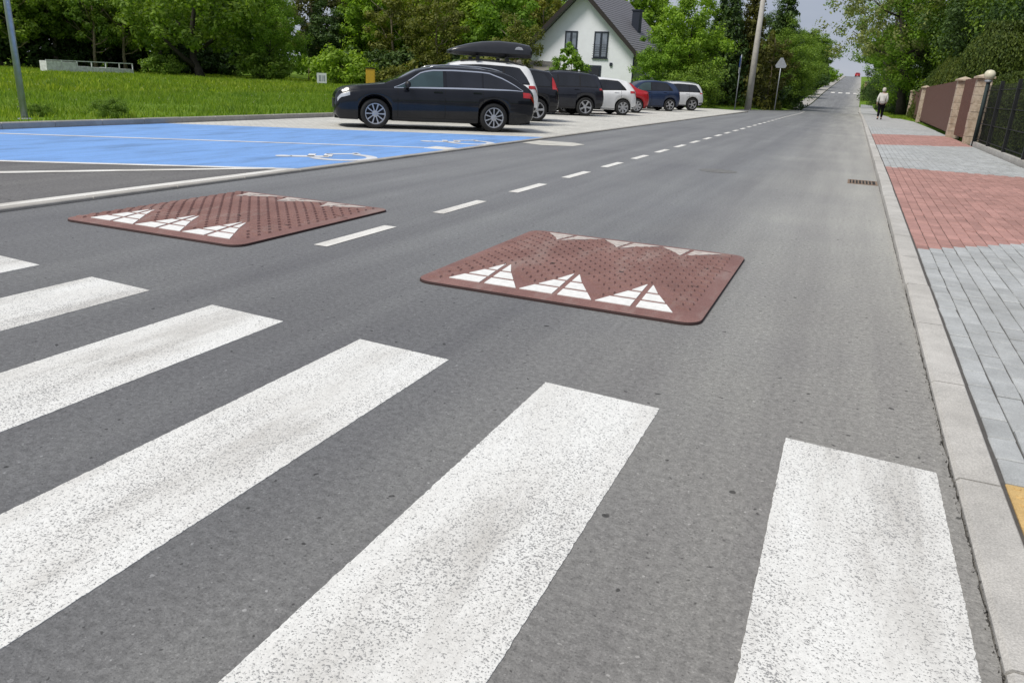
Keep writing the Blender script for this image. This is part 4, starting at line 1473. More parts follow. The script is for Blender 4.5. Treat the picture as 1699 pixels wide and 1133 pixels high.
p = empty('notice_board', (-37.6, 50.5, 0.05), math.radians(36))
MB().box(-0.36, 0.36, -0.02, 0.02, 0.30, 1.02).build('board', 'sign_white', p)
for x in (-0.28, 0.28): MB().box(x - 0.03, x + 0.03, 0.021, 0.06, -0.1, 0.95).build('leg', 'galvanised', p)
for k, (x0, x1) in enumerate(((-0.22, -0.06), (0.0, 0.06), (0.12, 0.24))): MB().box(x0, x1, -0.024, -0.0205, 0.42, 0.86).build('panel_mark', 'sign_grey', p)
tag(p, 'small square white board standing in the meadow', 'board')

p = empty('yellow_cabinet', (-35.6, 54.1, 0.08), math.radians(33))
MB().box(-0.36, 0.36, -0.2, 0.2, 0, 1.5, bev=0.03).build('body', 'yellow_box', p)
MB().box(-0.40, 0.40, -0.24, 0.24, 1.502, 1.57).build('lid', 'wood_dark', p)
MB().box(-0.3, 0.3, -0.215, -0.202, 0.2, 1.3).build('door', 'yellow_box', p)
tag(p, 'small yellow cabinet with a dark lid behind the bonnet of the black estate', 'cabinet')

# dark green screen fence behind the verge
p = empty('screen_fence', (-10.6, 64.2, 0.05), math.atan2(8.6, 4.6))
FL = 6.5
nb = 3
for i in range(nb):
    x0 = i * FL / nb
    m = MB()
    m.box(x0 + 0.05, x0 + FL / nb - 0.05, -0.012, 0.012, 0.05, 1.55)
    m.build('screen_panel', 'fence_screen', p)
for i in range(nb + 1):
    x0 = i * FL / nb
    MB().box(x0 - 0.035, x0 + 0.035, -0.03, 0.03, -0.2, 1.65).build('post', 'fence_black', p)
p.location = (-10.5, 66.0, 0.05)
p.rotation_euler = (0, 0, math.atan2(5.4, 3.4))
tag(p, 'dark green garden fence with privacy screening under the conifers', 'fence')

# beige garden wall far up the right side
p = empty('garden_wall', (0.95, 148, prof(148)))
MB().box(0, 2.6, 0, 0.3, -0.5, 1.7).build('wall', 'wall_beige', p)
MB().box(-0.06, 2.66, -0.06, 0.36, 1.702, 1.80).build('coping', 'edging', p)
tag(p, 'short beige garden wall beside the far road on the right', 'wall')

# ------------------------------------------------------------------ right-hand fences
def zground(y): return prof(y) + sw_z(y)
PILL = [(3.30, 26.6), (3.22, 30.5), (3.50, 50.0), (3.85, 66.0)]
plab = ['pale stone fence pillar beside the lamp with the cream globe', 'pale stone fence pillar second from the lamp along the brown fence', 'pale stone fence pillar between the two far brown fence panels', 'pale stone fence pillar at the far end of the brown fence by the lawn']
for (x, yv), lab in zip(PILL, plab):
    r = empty('fence_pillar', (x, yv, zground(yv) - 0.02))
    blk = 0
    z = 0.0
    while z < 1.84:
        h = 0.23
        j = random.uniform(-0.008, 0.008)
        MB().box(-0.19 + j, 0.19 + j, -0.19 - j, 0.19 - j, z + 0.004, z + h - 0.004, bev=0.012).build('stone_block', 'pillar_stone', r)
        z += h
    m = MB()
    m.add([(-0.25, -0.25, z), (0.25, -0.25, z), (0.25, 0.25, z), (-0.25, 0.25, z), (-0.25, -0.25, z + 0.05), (0.25, -0.25, z + 0.05), (0.25, 0.25, z + 0.05), (-0.25, 0.25, z + 0.05), (0, 0, z + 0.14)],
          [(0, 3, 2, 1), (0, 1, 5, 4), (1, 2, 6, 5), (2, 3, 7, 6), (3, 0, 4, 7), (4, 5, 8), (5, 6, 8), (6, 7, 8), (7, 4, 8)])
    m.build('cap', 'pillar_stone', r)
    tag(r, lab, 'pillar', 'stone pillars of the brown fence')
blab = ['brown vertical-board fence panel nearest to us, between the first two pillars', 'long brown vertical-board fence between the second and third pillar', 'farthest brown vertical-board fence panel, ending at the lawn']
for (a, b), lab in zip(zip(PILL, PILL[1:]), blab):
    A, B = Vector((a[0], a[1], 0)), Vector((b[0], b[1], 0))
    d = (B - A)
    L = d.length
    r = empty('board_fence', (A.x, A.y, 0), math.atan2(d.y, d.x))
    x = 0.22
    bw = 0.14
    zz = zground(a[1])
    dz = (zground(b[1]) - zz) / L
    while x + bw < L - 0.2:
        m = MB().box(x, x + bw - 0.012, -0.012, 0.012, zz + dz * x + 0.10 + random.uniform(0, 0.01), zz + dz * x + 1.86 + random.uniform(-0.01, 0.01))
        m.build('board', 'fence_brown', r)
        x += bw
    for h in (0.4, 1.5):
        MB().add([(0.2, -0.055, zz + h), (L - 0.2, -0.055, zz + h + dz * L), (L - 0.2, -0.055, zz + h + 0.08 + dz * L), (0.2, -0.055, zz + h + 0.08), (0.2, -0.014, zz + h), (L - 0.2, -0.014, zz + h + dz * L), (L - 0.2, -0.014, zz + h + 0.08 + dz * L), (0.2, -0.014, zz + h + 0.08)],
                 [(0, 1, 2, 3), (4, 5, 6, 7), (0, 1, 5, 4), (2, 3, 7, 6)]).build('rail', 'fence_brown', r)
    tag(r, lab, 'fence', 'brown board fence beside the sidewalk')

# black bar fence nearer to us
r = empty('bar_fence', (3.33, 26.2, zground(20) - 0.02), -PI / 2)
bars = []
BFL = 17.0
MB().box(0, BFL, -0.06, 0.06, -0.05, 0.12).build('plinth', 'kerb_concrete', r)
for i in range(8):
    x = 0.35 + i * 2.4
    if x < BFL: MB().box(x - 0.04, x + 0.04, -0.04, 0.04, 0.0, 1.72).build('post', 'fence_black', r)
for z in (0.2, 0.62, 1.05, 1.5):
    MB().box(0, BFL, -0.012, 0.012, z, z + 0.018).build('rail', 'fence_black', r)
wm = MB().box(-0.0035, 0.0035, -0.0035, 0.0035, 0.125, 1.64).mesh('bar', 'fence_black')
nb = 0
x = 0.10
allb = MB()
while x < BFL:
    if nb < 120:
        o = link('bar', wm, None, r); o.location = (x, 0, 0)
    else:
        allb.box(x - 0.0035, x + 0.0035, -0.0035, 0.0035, 0.125, 1.64)
    nb += 1
    x += 0.10
tag(allb.build('bars', 'fence_black', r, fix=False), kind='stuff')
tag(r, 'tall black metal bar fence in front of the dark hedge at the right edge', 'fence')

r = empty('garden_lamp', (3.30, 25.75, zground(25) - 0.14))
MB().tube([(0, 0, 0), (0, 0, 1.0), (0, 0, 1.85)], [0.06, 0.05, 0.045], 10).build('post', 'fence_screen', r, True)
MB().lathe([(0.07, 1.84), (0.10, 1.88), (0.06, 1.92)], 14).build('collar', 'sign_grey', r, True)
g = MB().lathe([(0.05, 1.90), (0.10, 1.93), (0.135, 1.99), (0.143, 2.045), (0.128, 2.105), (0.085, 2.155), (0.0001, 2.175)], 18)
g.build('globe', 'globe_cream', r, True)
tag(r, 'grey post lamp with a cream globe behind the black fence', 'lamp')

# ------------------------------------------------------------------ vegetation
def leaf_cloud(rng, centers, radii, per, size, flat=0.5, droop=0.0):
    C = np.repeat(centers, per, axis=0)
    Rr = np.repeat(radii, per)
    n = len(C)
    d = rng.normal(size=(n, 3))
    d /= np.linalg.norm(d, axis=1)[:, None]
    rad = Rr * np.clip(rng.beta(3.0, 1.6, n), 0, 1)
    P = C + d * rad[:, None] * np.array([1, 1, 0.8])
    nrm = d * 0.9 + rng.normal(size=(n, 3)) * 0.38 + np.array([0, 0, flat])
    nrm /= np.linalg.norm(nrm, axis=1)[:, None]
    a = np.cross(nrm, rng.normal(size=(n, 3)))
    a /= np.linalg.norm(a, axis=1)[:, None] + 1e-9
    b = np.cross(nrm, a)
    s = size * rng.uniform(0.6, 1.4, n)[:, None]
    V = np.stack([P + a * s, P + b * s * 0.55, P - a * s, P - b * s * 0.55], axis=1)
    V[:, 0, 2] -= droop * s[:, 0]
    return V.reshape(-1, 3)

def crown_round(rng, rx, rz, zc, ncl, per, leaf, clr=(0.8, 1.5), low=0.0, hollow=0.35):
    c = []
    while len(c) < ncl:
        p = rng.uniform(-1, 1, 3)
        q = np.linalg.norm(p)
        if q > 1 or q < hollow: continue
        if p[2] < -0.55 and rng.random() > low + 0.35: continue
        c.append(p)
    c = np.array(c) * np.array([rx, rx, rz]) * (1 + 0.12 * rng.normal(size=(ncl, 1))) + np.array([0, 0, zc])
    return leaf_cloud(rng, c, rng.uniform(*clr, ncl) * rx / 5.0, per, leaf)

def crown_cone(rng, rx, h, z0, ntier, per, leaf, power=0.9):
    cs, rs = [], []
    for i in range(ntier):
        t = i / (ntier - 1)
        r = rx * (1 - t) ** power + 0.12
        z = z0 + t * (h - z0)
        nb = max(3, int(9 * (1 - t)) + 3)
        for k in range(nb):
            a = 2 * PI * (k / nb + rng.random() * 0.3)
            for f in (0.35, 0.75, 1.0):
                rr = r * f * rng.uniform(0.75, 1.12)
                cs.append((rr * math.cos(a), rr * math.sin(a), z - 0.25 * rr + rng.normal() * 0.12))
                rs.append(0.32 + 0.25 * r / rx)
    return leaf_cloud(rng, np.array(cs), np.array(rs), per, leaf, 0.3, 0.8)

def trunk_mesh(rng, h, r, limbs, mat, lean=0.0, spread=2.5, z0=0.3, fork=False, name='trunk'):
    m = MB()
    pts, rad = [], []
    ax, ay = rng.normal() * lean, rng.normal() * lean
    for i in range(7):
        t = i / 6
        pts.append((ax * t * h + rng.normal() * 0.05 * h / 8 * (i > 0), ay * t * h + rng.normal() * 0.05 * h / 8 * (i > 0), t * h))
        rad.append(r * (1 - 0.8 * t) * (1.35 if i == 0 else 1))
    m.tube(pts, rad, 8)
    for k in range(limbs):
        t = z0 + (0.92 - z0) * (k + rng.random()) / limbs
        i = min(5, int(t * 6))
        f = t * 6 - i
        p = Vector(pts[i]).lerp(Vector(pts[i + 1]), f)
        a = rng.random() * 2 * PI
        L = spread * (1 - 0.45 * t) * rng.uniform(0.7, 1.2)
        e = p + Vector((math.cos(a) * L, math.sin(a) * L, L * rng.uniform(0.4, 0.9)))
        q = p.lerp(e, 0.5) + Vector((0, 0, -0.12 * L))
        rr = r * (1 - 0.75 * t) * 0.5
        m.tube([p, q, e], [rr, rr * 0.65, rr * 0.2], 6)
        for _ in range(2):
            a2 = a + rng.normal() * 0.7
            e2 = q + Vector((math.cos(a2), math.sin(a2), 0.7)) * L * 0.5
            m.tube([q, e2], [rr * 0.5, rr * 0.12], 5)
    return m.mesh(name, mat, True)

rng = np.random.default_rng(11)
# prototypes: (trunk mesh, crown mesh-points); crowns are made once and shared
PROTO = {}
def proto(name, trunk, V, mats):
    PROTO[name] = (trunk, V)
    for m in mats:
        PROTO[(name, m)] = quads_mesh('crown_' + name, V, m)
for i in range(3):
    V = crown_round(rng, 4.4, 5.4, 7.6, 110, 125, 0.19, (0.8, 1.5), low=0.3)
    proto('wood%d' % i, trunk_mesh(rng, 10.5, 0.24, 9, 'bark_grey', 0.02, 3.4), V, ['leaf_mid', 'leaf_bright', 'leaf_dark', 'leaf_lime', 'leaf_olive'])
V = crown_round(rng, 4.0, 5.6, 7.6, 75, 90, 0.17, (0.7, 1.4), low=0.3)
proto('sparse', trunk_mesh(rng, 12.5, 0.20, 14, 'bark_tan', 0.03, 3.2, 0.15), V, ['leaf_brown', 'leaf_olive', 'leaf_mid', 'leaf_rust'])
V = crown_round(rng, 3.2, 2.2, 1.6, 80, 60, 0.19, (0.9, 1.6), low=0.8, hollow=0.3)
proto('bush', trunk_mesh(rng, 2.2, 0.10, 8, 'bark_dark', 0.05, 1.6, 0.05, name='stem'), V, ['leaf_lime', 'leaf_mid', 'leaf_dark', 'leaf_olive', 'leaf_bright'])
V = crown_round(rng, 3.2, 2.2, 1.6, 95, 210, 0.085, (0.9, 1.6), low=0.8, hollow=0.3)
proto('shrub', trunk_mesh(rng, 2.2, 0.10, 8, 'bark_dark', 0.05, 1.6, 0.05, name='stem'), V, ['leaf_mid', 'leaf_dark'])
V = crown_cone(rng, 2.6, 11.5, 0.9, 26, 18, 0.15)
proto('conifer', trunk_mesh(rng, 11.3, 0.2, 0, 'bark_dark', 0.0), V, ['leaf_dark', 'leaf_olive', 'leaf_rust'])
# near trees get finer leaves
V = crown_round(rng, 3.3, 4.6, 4.4, 150, 150, 0.115, (0.8, 1.5), low=0.9, hollow=0.25)
proto('hazel', trunk_mesh(rng, 7.5, 0.16, 12, 'bark_dark', 0.03, 2.4, 0.1), V, ['leaf_bright', 'leaf_mid'])
V = crown_round(rng, 5.2, 5.2, 8.0, 150, 70, 0.11, (0.45, 0.95), low=0.6, hollow=0.25)
proto('ash', trunk_mesh(rng, 12.0, 0.30, 18, 'bark_dark', 0.03, 4.0, 0.25), V, ['leaf_pale', 'leaf_mid'])
V = crown_round(rng, 4.4, 5.8, 6.4, 200, 190, 0.10, (0.8, 1.5), low=0.9, hollow=0.3)
proto('maple', trunk_mesh(rng, 10.5, 0.26, 12, 'bark_dark', 0.02, 3.6, 0.15), V, ['leaf_dark', 'leaf_mid', 'leaf_bright'])
V = crown_round(rng, 1.1, 1.5, 2.1, 50, 60, 0.10, (0.9, 1.6), low=0.6, hollow=0.2)
V[:, 0:2] *= 1.0
proto('sapling', trunk_mesh(rng, 3.0, 0.05, 8, 'bark_tan', 0.03, 0.9, 0.2), V, ['leaf_bright', 'leaf_mid'])

def tree(pk, mat, x, y, s=1.0, label='', group=None, zs=1.0, nm='tree', z=None, rz=None, cat='tree'):
    r = empty(nm, (x, y, (prof(y) * (1 if abs(x) < 40 else 0.5) if z is None else z) + 0.04), random.uniform(0, 6.28) if rz is None else rz)
    r.scale = (s, s, s * zs)
    link('stem' if cat in ('bush', 'shrub') else 'trunk', PROTO[pk][0], None, r)
    link('crown', PROTO[(pk, mat)], None, r)
    tag(r, label, cat, group)
    return r

WOOD = 'tall green tree in the dense wood behind the meadow'
WG = 'trees of the wood behind the meadow'
# front rank of the wood, left of the meadow
front = [(-82, 49, 'leaf_mid', 1.0), (-84, 56, 'leaf_mid', 1.1), (-77, 52.5, 'leaf_mid', 1.0), (-81, 59, 'leaf_dark', 1.1), (-75.5, 57.5, 'leaf_mid', 1.0), (-82, 66, 'leaf_mid', 1.15),
         (-74.5, 63, 'leaf_mid', 1.0), (-77, 69.5, 'leaf_mid', 1.1), (-70.5, 66, 'leaf_mid', 1.0), (-79, 77, 'leaf_mid', 1.2), (-72, 75, 'leaf_dark', 1.05), (-68, 80, 'leaf_mid', 0.95), (-88, 62, 'leaf_mid', 1.3), (-92, 72, 'leaf_dark', 1.3), (-86, 50, 'leaf_mid', 1.2), (-88, 42, 'leaf_mid', 1.2), (-90, 82, 'leaf_mid', 1.3), (-80, 88, 'leaf_dark', 1.2), (-96, 55, 'leaf_mid', 1.4), (-98, 45, 'leaf_mid', 1.4), (-100, 66, 'leaf_dark', 1.4)]
for i, (x, y, mt, s) in enumerate(front):
    tree('wood%d' % (i % 3), mt, x, y, s, WOOD, WG, zs=random.uniform(0.95, 1.15))
for i, (x, y) in enumerate([(-79, 50), (-78, 55), (-76, 60), (-75, 66), (-71, 70), (-80, 45), (-73, 72), (-68, 73), (-84, 47)]):
    tree('bush', 'leaf_dark', x, y, random.uniform(0.8, 1.2), 'dark undergrowth shrub at the foot of the wood', 'undergrowth at the edge of the wood', nm='shrub', cat='shrub')
# slender bare stems in front of the wood
for i, (x, y, lab) in enumerate([(-73.2, 51.6, 'thin pale-stemmed tree at the left edge of the wood'), (-68.6, 59.8, 'thin pale-stemmed tree behind the right end of the timber frame'), (-70.2, 57.6, 'thin pale-stemmed tree behind the middle of the timber frame')]):
    tree('sparse', 'leaf_mid', x, y, 0.8, lab)
# the leaning tree standing in the meadow
r = empty('tree', (-58.4, 59.0, 0.0), 0.6)
mm = MB()
def _loc(v):
    return v
mm.tube([(0.4, -0.2, -0.2), (0.1, 0, 0.8), (-0.25, 0.1, 1.6), (-0.3, 0.2, 3.6), (0.2, 0.3, 6.5), (0.3, 0.2, 9)], [0.5, 0.40, 0.34, 0.27, 0.18, 0.07], 10)
mm.tube([(0.0, 0, 0.9), (-1.3, -0.7, 2.1), (-2.6, -1.6, 3.6), (-3.4, -2.2, 5.2)], [0.26, 0.2, 0.14, 0.05], 8)
mm.tube([(-0.25, 0.1, 2.2), (1.6, 1.2, 3.6), (3.2, 2.3, 4.6)], [0.2, 0.14, 0.05], 8)
mm.tube([(-0.3, 0.2, 3.4), (-1.6, 1.2, 5), (-2.4, 2.2, 6.6)], [0.18, 0.12, 0.04], 8)
mm.build('trunk', 'bark_dark', r, True)
cl = []
rg = np.random.default_rng(5)
while len(cl) < 170:
    p_ = rg.uniform(-1, 1, 3)
    if np.linalg.norm(p_) > 1 or np.linalg.norm(p_) < 0.3: continue
    if p_[2] < -0.75: continue
    cl.append(p_ * np.array([6.3, 6.3, 4.6]) + np.array([0, 0, 6.2]))
V = leaf_cloud(rg, np.array(cl), rg.uniform(0.8, 1.5, len(cl)), 75, 0.20)
link('crown', quads_mesh('crown_meadow', V, 'leaf_mid'), None, r)
tag(r, 'broad green tree with a dark leaning forked trunk standing in the meadow', 'tree')
tree('bush', 'leaf_mid', -60.6, 57.0, 0.55, 'low green shrub left of the leaning meadow tree', nm='shrub', cat='shrub')
tree('maple', 'leaf_bright', -54.0, 64.0, 0.72, 'bright green cone-shaped tree right of the leaning meadow tree', zs=1.0)
tree('bush', 'leaf_mid', -53.4, 62.6, 0.8, 'green shrub at the foot of the cone-shaped tree', nm='shrub', cat='shrub')
tree('sparse', 'leaf_brown', -55.5, 72.5, 1.05, 'tall brownish thinly leaved tree left of the rounded bush')
tree('sparse', 'leaf_brown', -52.5, 76.0, 1.1, 'tall brownish thinly leaved tree behind the rounded bush')
tree('wood1', 'leaf_dark', -51.0, 70.0, 0.62, 'small dark tree right behind the rounded bush')
tree('bush', 'leaf_lime', -43.9, 62.0, 0.88, 'rounded lime-green bush in the meadow left of the black estate', nm='bush', cat='bush', zs=1.0)
mid = [(-50.5, 78, 'wood1', 'leaf_mid', 0.75), (-47.2, 72.4, 'wood2', 'leaf_bright', 0.78), (-42.5, 69, 'sparse', 'leaf_olive', 0.75), (-44, 77, 'wood0', 'leaf_lime', 1.0), (-38.6, 73, 'wood1', 'leaf_lime', 0.95), (-39.8, 81.5, 'wood2', 'leaf_bright', 1.1),
       (-35, 76, 'wood0', 'leaf_bright', 0.95), (-31.8, 71.5, 'wood1', 'leaf_bright', 0.82), (-32.5, 78.5, 'wood2', 'leaf_mid', 0.95), (-28.8, 74, 'sparse', 'leaf_olive', 0.75), (-36, 66, 'sparse', 'leaf_olive', 0.7), (-47, 86, 'wood1', 'leaf_mid', 1.1), (-36, 88, 'wood0', 'leaf_mid', 1.1)]
ml = ['tall leafy tree rising behind the black estate and the roof box']
for i, (x, y, pk, mt, s) in enumerate(mid):
    tree(pk, mt, x, y, s, ml[0], 'trees behind the parked cars, left of the house', zs=random.uniform(0.95, 1.1))
for i, (x, y, mt, s) in enumerate([(-45.5, 66.5, 'leaf_dark', 0.9), (-40.8, 66.5, 'leaf_dark', 0.95), (-36.5, 68, 'leaf_olive', 1.0), (-33, 66, 'leaf_dark', 0.9), (-30, 64.5, 'leaf_olive', 0.9), (-39, 63.5, 'leaf_olive', 0.55)]):
    tree('bush', mt, x, y, s, 'dusky undergrowth shrub behind the black estate', 'undergrowth behind the parked cars', nm='shrub', cat='shrub')
# around the house
tree('sparse', 'leaf_olive', -24.2, 57.0, 0.48, 'yellowish slender tree at the left corner of the white house')
tree('sapling', 'leaf_bright', -15.9, 45.4, 1.0, 'young green tree in front of the white house, left of its tall window')
tree('shrub', 'leaf_mid', -18.5, 50.0, 0.55, 'green garden shrub below the windows of the white house', nm='shrub', cat='shrub')
tree('wood0', 'leaf_bright', -22.6, 84.5, 0.95, 'green tree showing above the roof of the white house')
tree('wood2', 'leaf_mid', -15.8, 84.0, 0.62, 'green tree behind the house, between its chimney and the big bright tree')
tree('bush', 'leaf_mid', -15.6, 80.0, 1.3, 'wide shrub behind the right side of the house', nm='shrub', cat='shrub')
hz = 'big bright green bushy tree between the house and the conifers'
tree('hazel', 'leaf_bright', -13.2, 57.6, 0.58, 'bright green bushy tree right of the white house, its left half', zs=0.93)
tree('hazel', 'leaf_bright', -11.9, 59.8, 0.84, 'bright green bushy tree right of the white house, its taller right half', zs=1.05)
tree('shrub', 'leaf_mid', -11.0, 56.6, 0.75, 'green shrub behind the farthest silver crossover', nm='shrub', cat='shrub')
tree('conifer', 'leaf_dark', -10.0, 66.5, 0.82, 'tall dark conifer just left of the utility pole')
tree('conifer', 'leaf_rust', -8.6, 68.0, 0.85, 'brownish-green conifer directly behind the utility pole')
tree('conifer', 'leaf_dark', -11.4, 70.5, 0.78, 'dark conifer behind the bright bushy tree')
tree('conifer', 'leaf_dark', -7.4, 82.5, 0.98, 'tall dark conifer with a bare top right of the utility pole')
tree('conifer', 'leaf_olive', -7.5, 73.2, 0.55, 'short yellowish conifer behind the triangular sign')
tree('sparse', 'leaf_rust', -7.0, 72.0, 0.46, 'small rusty-leaved tree with pale forked stems beside the triangular sign')
tree('maple', 'leaf_mid', -6.6, 80.5, 0.66, 'green rounded tree overhanging the road left of the bend', zs=0.9)
tree('maple', 'leaf_mid', -6.9, 92.0, 0.72, 'green rounded tree farther along the left roadside', zs=0.9)
tree('maple', 'leaf_dark', -9.5, 90.0, 0.78, 'dark tree behind the left roadside trees')
tree('bush', 'leaf_dark', -8.8, 76.0, 0.9, 'dark shrub below the conifers by the left roadside', nm='shrub', cat='shrub')
tree('bush', 'leaf_dark', -7.4, 86.0, 0.7, 'dark shrub by the road under the rounded tree', nm='shrub', cat='shrub')
for i, (x, y, pk, mt, s, lab) in enumerate([(-8.2, 118, 'maple', 'leaf_mid', 0.6, 'roadside tree halfway up the hill on the left'), (-8.8, 150, 'bush', 'leaf_dark', 1.1, 'dark round shrub up the hill on the left'), (-7.0, 178, 'conifer', 'leaf_dark', 0.6, 'slim dark conifer up the hill on the left'), (-8, 215, 'bush', 'leaf_bright', 1.0, 'bright round shrub near the crest on the left'), (-11, 240, 'wood1', 'leaf_mid', 0.9, 'tree near the crest on the left'), (-7.5, 128, 'conifer', 'leaf_dark', 0.75, 'dark conifer on the left below the crest'), (-9.5, 165, 'wood0', 'leaf_mid', 0.8, 'round tree halfway to the crest on the left'), (4.5, 160, 'wood2', 'leaf_bright', 0.8, 'bright tree behind the beige wall on the right'), (4.5, 205, 'wood1', 'leaf_mid', 0.9, 'tree near the crest on the right'), (6.0, 130, 'wood0', 'leaf_dark', 0.9, 'dark tree above the right sidewalk end')]):
    tree(pk, mt, x, y, s, lab, z=prof(y), cat='shrub' if pk == 'bush' else 'tree', nm='shrub' if pk == 'bush' else 'tree')
# right-hand side
_t = tree('ash', 'leaf_pale', 3.5, 70.5, 1.05, 'tall loosely leaved pale tree leaning over the sidewalk beyond the fence', rz=0.0, z=0.0)
for _c in _t.children:
    for _v in [1]:
        _c.rotation_euler = (0.0, -0.17, 0.0)
tree('maple', 'leaf_bright', 4.6, 71.0, 0.95, 'tall green tree with a dark trunk at the end of the lawn', z=0)
tree('ash', 'leaf_mid', 2.6, 100.0, 1.1, 'leafy tree overhanging the road farther up on the right', z=0)
RT = 'large dark green tree towering behind the brown fence'
for i, (x, y, mt, s) in enumerate([(8.6, 62, 'leaf_dark', 1.0), (10.4, 54, 'leaf_mid', 1.05), (10.4, 47, 'leaf_dark', 0.95), (11.6, 41, 'leaf_dark', 1.05), (13.0, 33, 'leaf_mid', 1.0), (9.0, 67, 'leaf_mid', 1.1), (15.5, 48, 'leaf_dark', 1.2), (16.5, 37, 'leaf_dark', 1.2), (13.5, 26, 'leaf_dark', 0.95), (14.5, 60, 'leaf_dark', 1.2), (8.2, 71, 'leaf_dark', 1.0)]):
    tree('maple', mt, x, y, s, RT, 'large trees behind the right-hand fence', z=0.0)
for i, (x, y, s) in enumerate([(5.6, 76, 0.9), (6.6, 64, 0.9), (3.5, 112, 0.8), (3.3, 128, 0.8), (3.9, 98, 0.85), (3.9, 87, 0.7), (4.2, 120, 1.1), (3.6, 142, 0.8), (6.8, 57, 0.9), (8.4, 49, 0.95), (8.2, 42, 0.85), (8.6, 35, 0.95), (8.4, 28, 0.9)]):
    tree('shrub', 'leaf_dark', x, y, s, 'dark shrub filling the ground below the right-hand trees', 'shrubs under the right-hand trees', nm='shrub', cat='shrub', z=prof(y))

# thuja hedge behind the fence: single plants
def thuja_mesh(seed, boxy):
    rg = np.random.default_rng(seed)
    n = 26000 if boxy else 13000
    t = rg.random(n) ** 0.85
    a = rg.random(n) * 2 * PI
    if boxy:
        rr = 0.68 * np.clip(1.08 - t ** 7, 0.55, 1) * (1 + 0.07 * rg.normal(size=n))
    else:
        rr = 0.52 * np.clip((1 - t) ** 0.55, 0.06, 1) * (1 + 0.10 * np.sin(a * 5 + t * 9) + 0.07 * rg.normal(size=n))
    rr *= np.where(rg.random(n) < 0.25, rg.random(n), 1)
    P = np.stack([rr * np.cos(a), rr * np.sin(a), t * (1.0)], axis=1)
    P[:, 2] = P[:, 2] * (2.0 if boxy else 2.0)
    out = np.stack([np.cos(a), np.sin(a), 0.3 + 0 * a], axis=1)
    nrm = out + 0.6 * rg.normal(size=(n, 3))
    nrm /= np.linalg.norm(nrm, axis=1)[:, None]
    up = np.array([0, 0, 1.0]) + 0.35 * rg.normal(size=(n, 3))
    b = np.cross(nrm, up); b /= np.linalg.norm(b, axis=1)[:, None]
    u = np.cross(b, nrm)
    s = (0.021 if boxy else 0.028) * rg.uniform(0.6, 1.5, n)[:, None]
    Vv = np.stack([P + u * s * 1.5, P + b * s * 0.6, P - u * s, P - b * s * 0.6], axis=1).reshape(-1, 3)
    return quads_mesh('thuja', Vv, 'leaf_thuja')
TH = [thuja_mesh(3, True), thuja_mesh(4, False), thuja_mesh(5, False)]
tstem = MB().tube([(0, 0, -0.1), (0, 0, 1.7)], [0.05, 0.02], 6).mesh('stem', 'bark_dark')
def thuja(x, y, h, wv, k, label, group):
    r = empty('thuja', (x, y, 0.05), random.uniform(0, 6))
    r.scale = (wv, wv, h / 2.0)
    link('stem', tstem, None, r)
    link('crown', TH[k], None, r)
    tag(r, label, 'shrub', group)
yy = 12.0
while yy < 32.5:
    thuja(4.5 + random.uniform(-0.1, 0.1), yy, 2.05 + random.uniform(-0.07, 0.07), 1.15, 0, 'low clipped thuja in the hedge behind the black bar fence', 'clipped thujas behind the black fence')
    yy += 0.9
thuja(4.85, 36.3, 4.15, 1.75, 0, 'big square-topped clipped thuja towering over the brown fence', None)
yy = 38.6
i = 0
while yy < 66:
    thuja(4.35 + random.uniform(-0.12, 0.12), yy, 3.5 - 0.02 * (yy - 38) - max(0, yy - 56) * 0.08 + random.uniform(-0.25, 0.25), 1.35, 1 + i % 2, 'pointed thuja in the row behind the brown board fence', 'pointed thujas behind the brown fence')
    yy += 0.98
    i += 1

# far-off wood closing the view behind the near trees
rgw = np.random.default_rng(21)
cw, rw = [], []
for k in range(900):
    a = math.radians(rgw.uniform(-66, -12))
    D = rgw.uniform(118, 150)
    cw.append((math.sin(a) * D, math.cos(a) * D, rgw.uniform(0.5, 6.5)))
    rw.append(rgw.uniform(1.0, 2.2))
V = leaf_cloud(rgw, np.array(cw), np.array(rw), 45, 0.38)
tag(link('far_wood', quads_mesh('far_wood', V, 'leaf_mid')), 'distant mass of the wood closing off the meadow', 'wood', kind='stuff')

# meadow grass
def grass_patch(name, n, xr, yr, hmin, hmax, wmul, label, keep=None, mat='grass_blades', zf=None):
    rg = np.random.default_rng(len(name) * 7 + n)
    x = rg.uniform(*xr, n)
    y = rg.uniform(*yr, n)
    if keep is not None:
        k = keep(x, y)
        x, y = x[k], y[k]
    n = len(x)
    z = np.array([zf(a, b) for a, b in zip(x, y)]) if zf else np.full(n, 0.05)
    tuft = 0.5 + 0.5 * np.sin(x * 0.9 + 1.3 * np.sin(y * 0.7)) * np.sin(y * 1.1 + np.sin(x * 0.5))
    h = (hmin + (hmax - hmin) * rg.random(n) ** 1.5) * (0.6 + 0.8 * tuft)
    a = rg.random(n) * PI
    w = wmul * rg.uniform(0.6, 1.5, n)
    lean = rg.normal(size=(n, 2)) * 0.35 * h[:, None]
    V = np.stack([np.stack([x - np.cos(a) * w, y - np.sin(a) * w, z], 1), np.stack([x + np.cos(a) * w, y + np.sin(a) * w, z], 1), np.stack([x + lean[:, 0], y + lean[:, 1], z + h], 1)], axis=1).reshape(-1, 3)
    o = link(name, quads_mesh(name, V, mat, 3))
    tag(o, label, 'grass', kind='stuff')
grass_patch('meadow_grass', 160000, (-34, -13.6), (5, 50), 0.05, 0.22, 0.017, 'lush green meadow grass behind the parking lot')
grass_patch('far_meadow_grass', 170000, (-80, -26), (12, 80), 0.08, 0.30, 0.045, 'far green meadow grass in front of the wood')
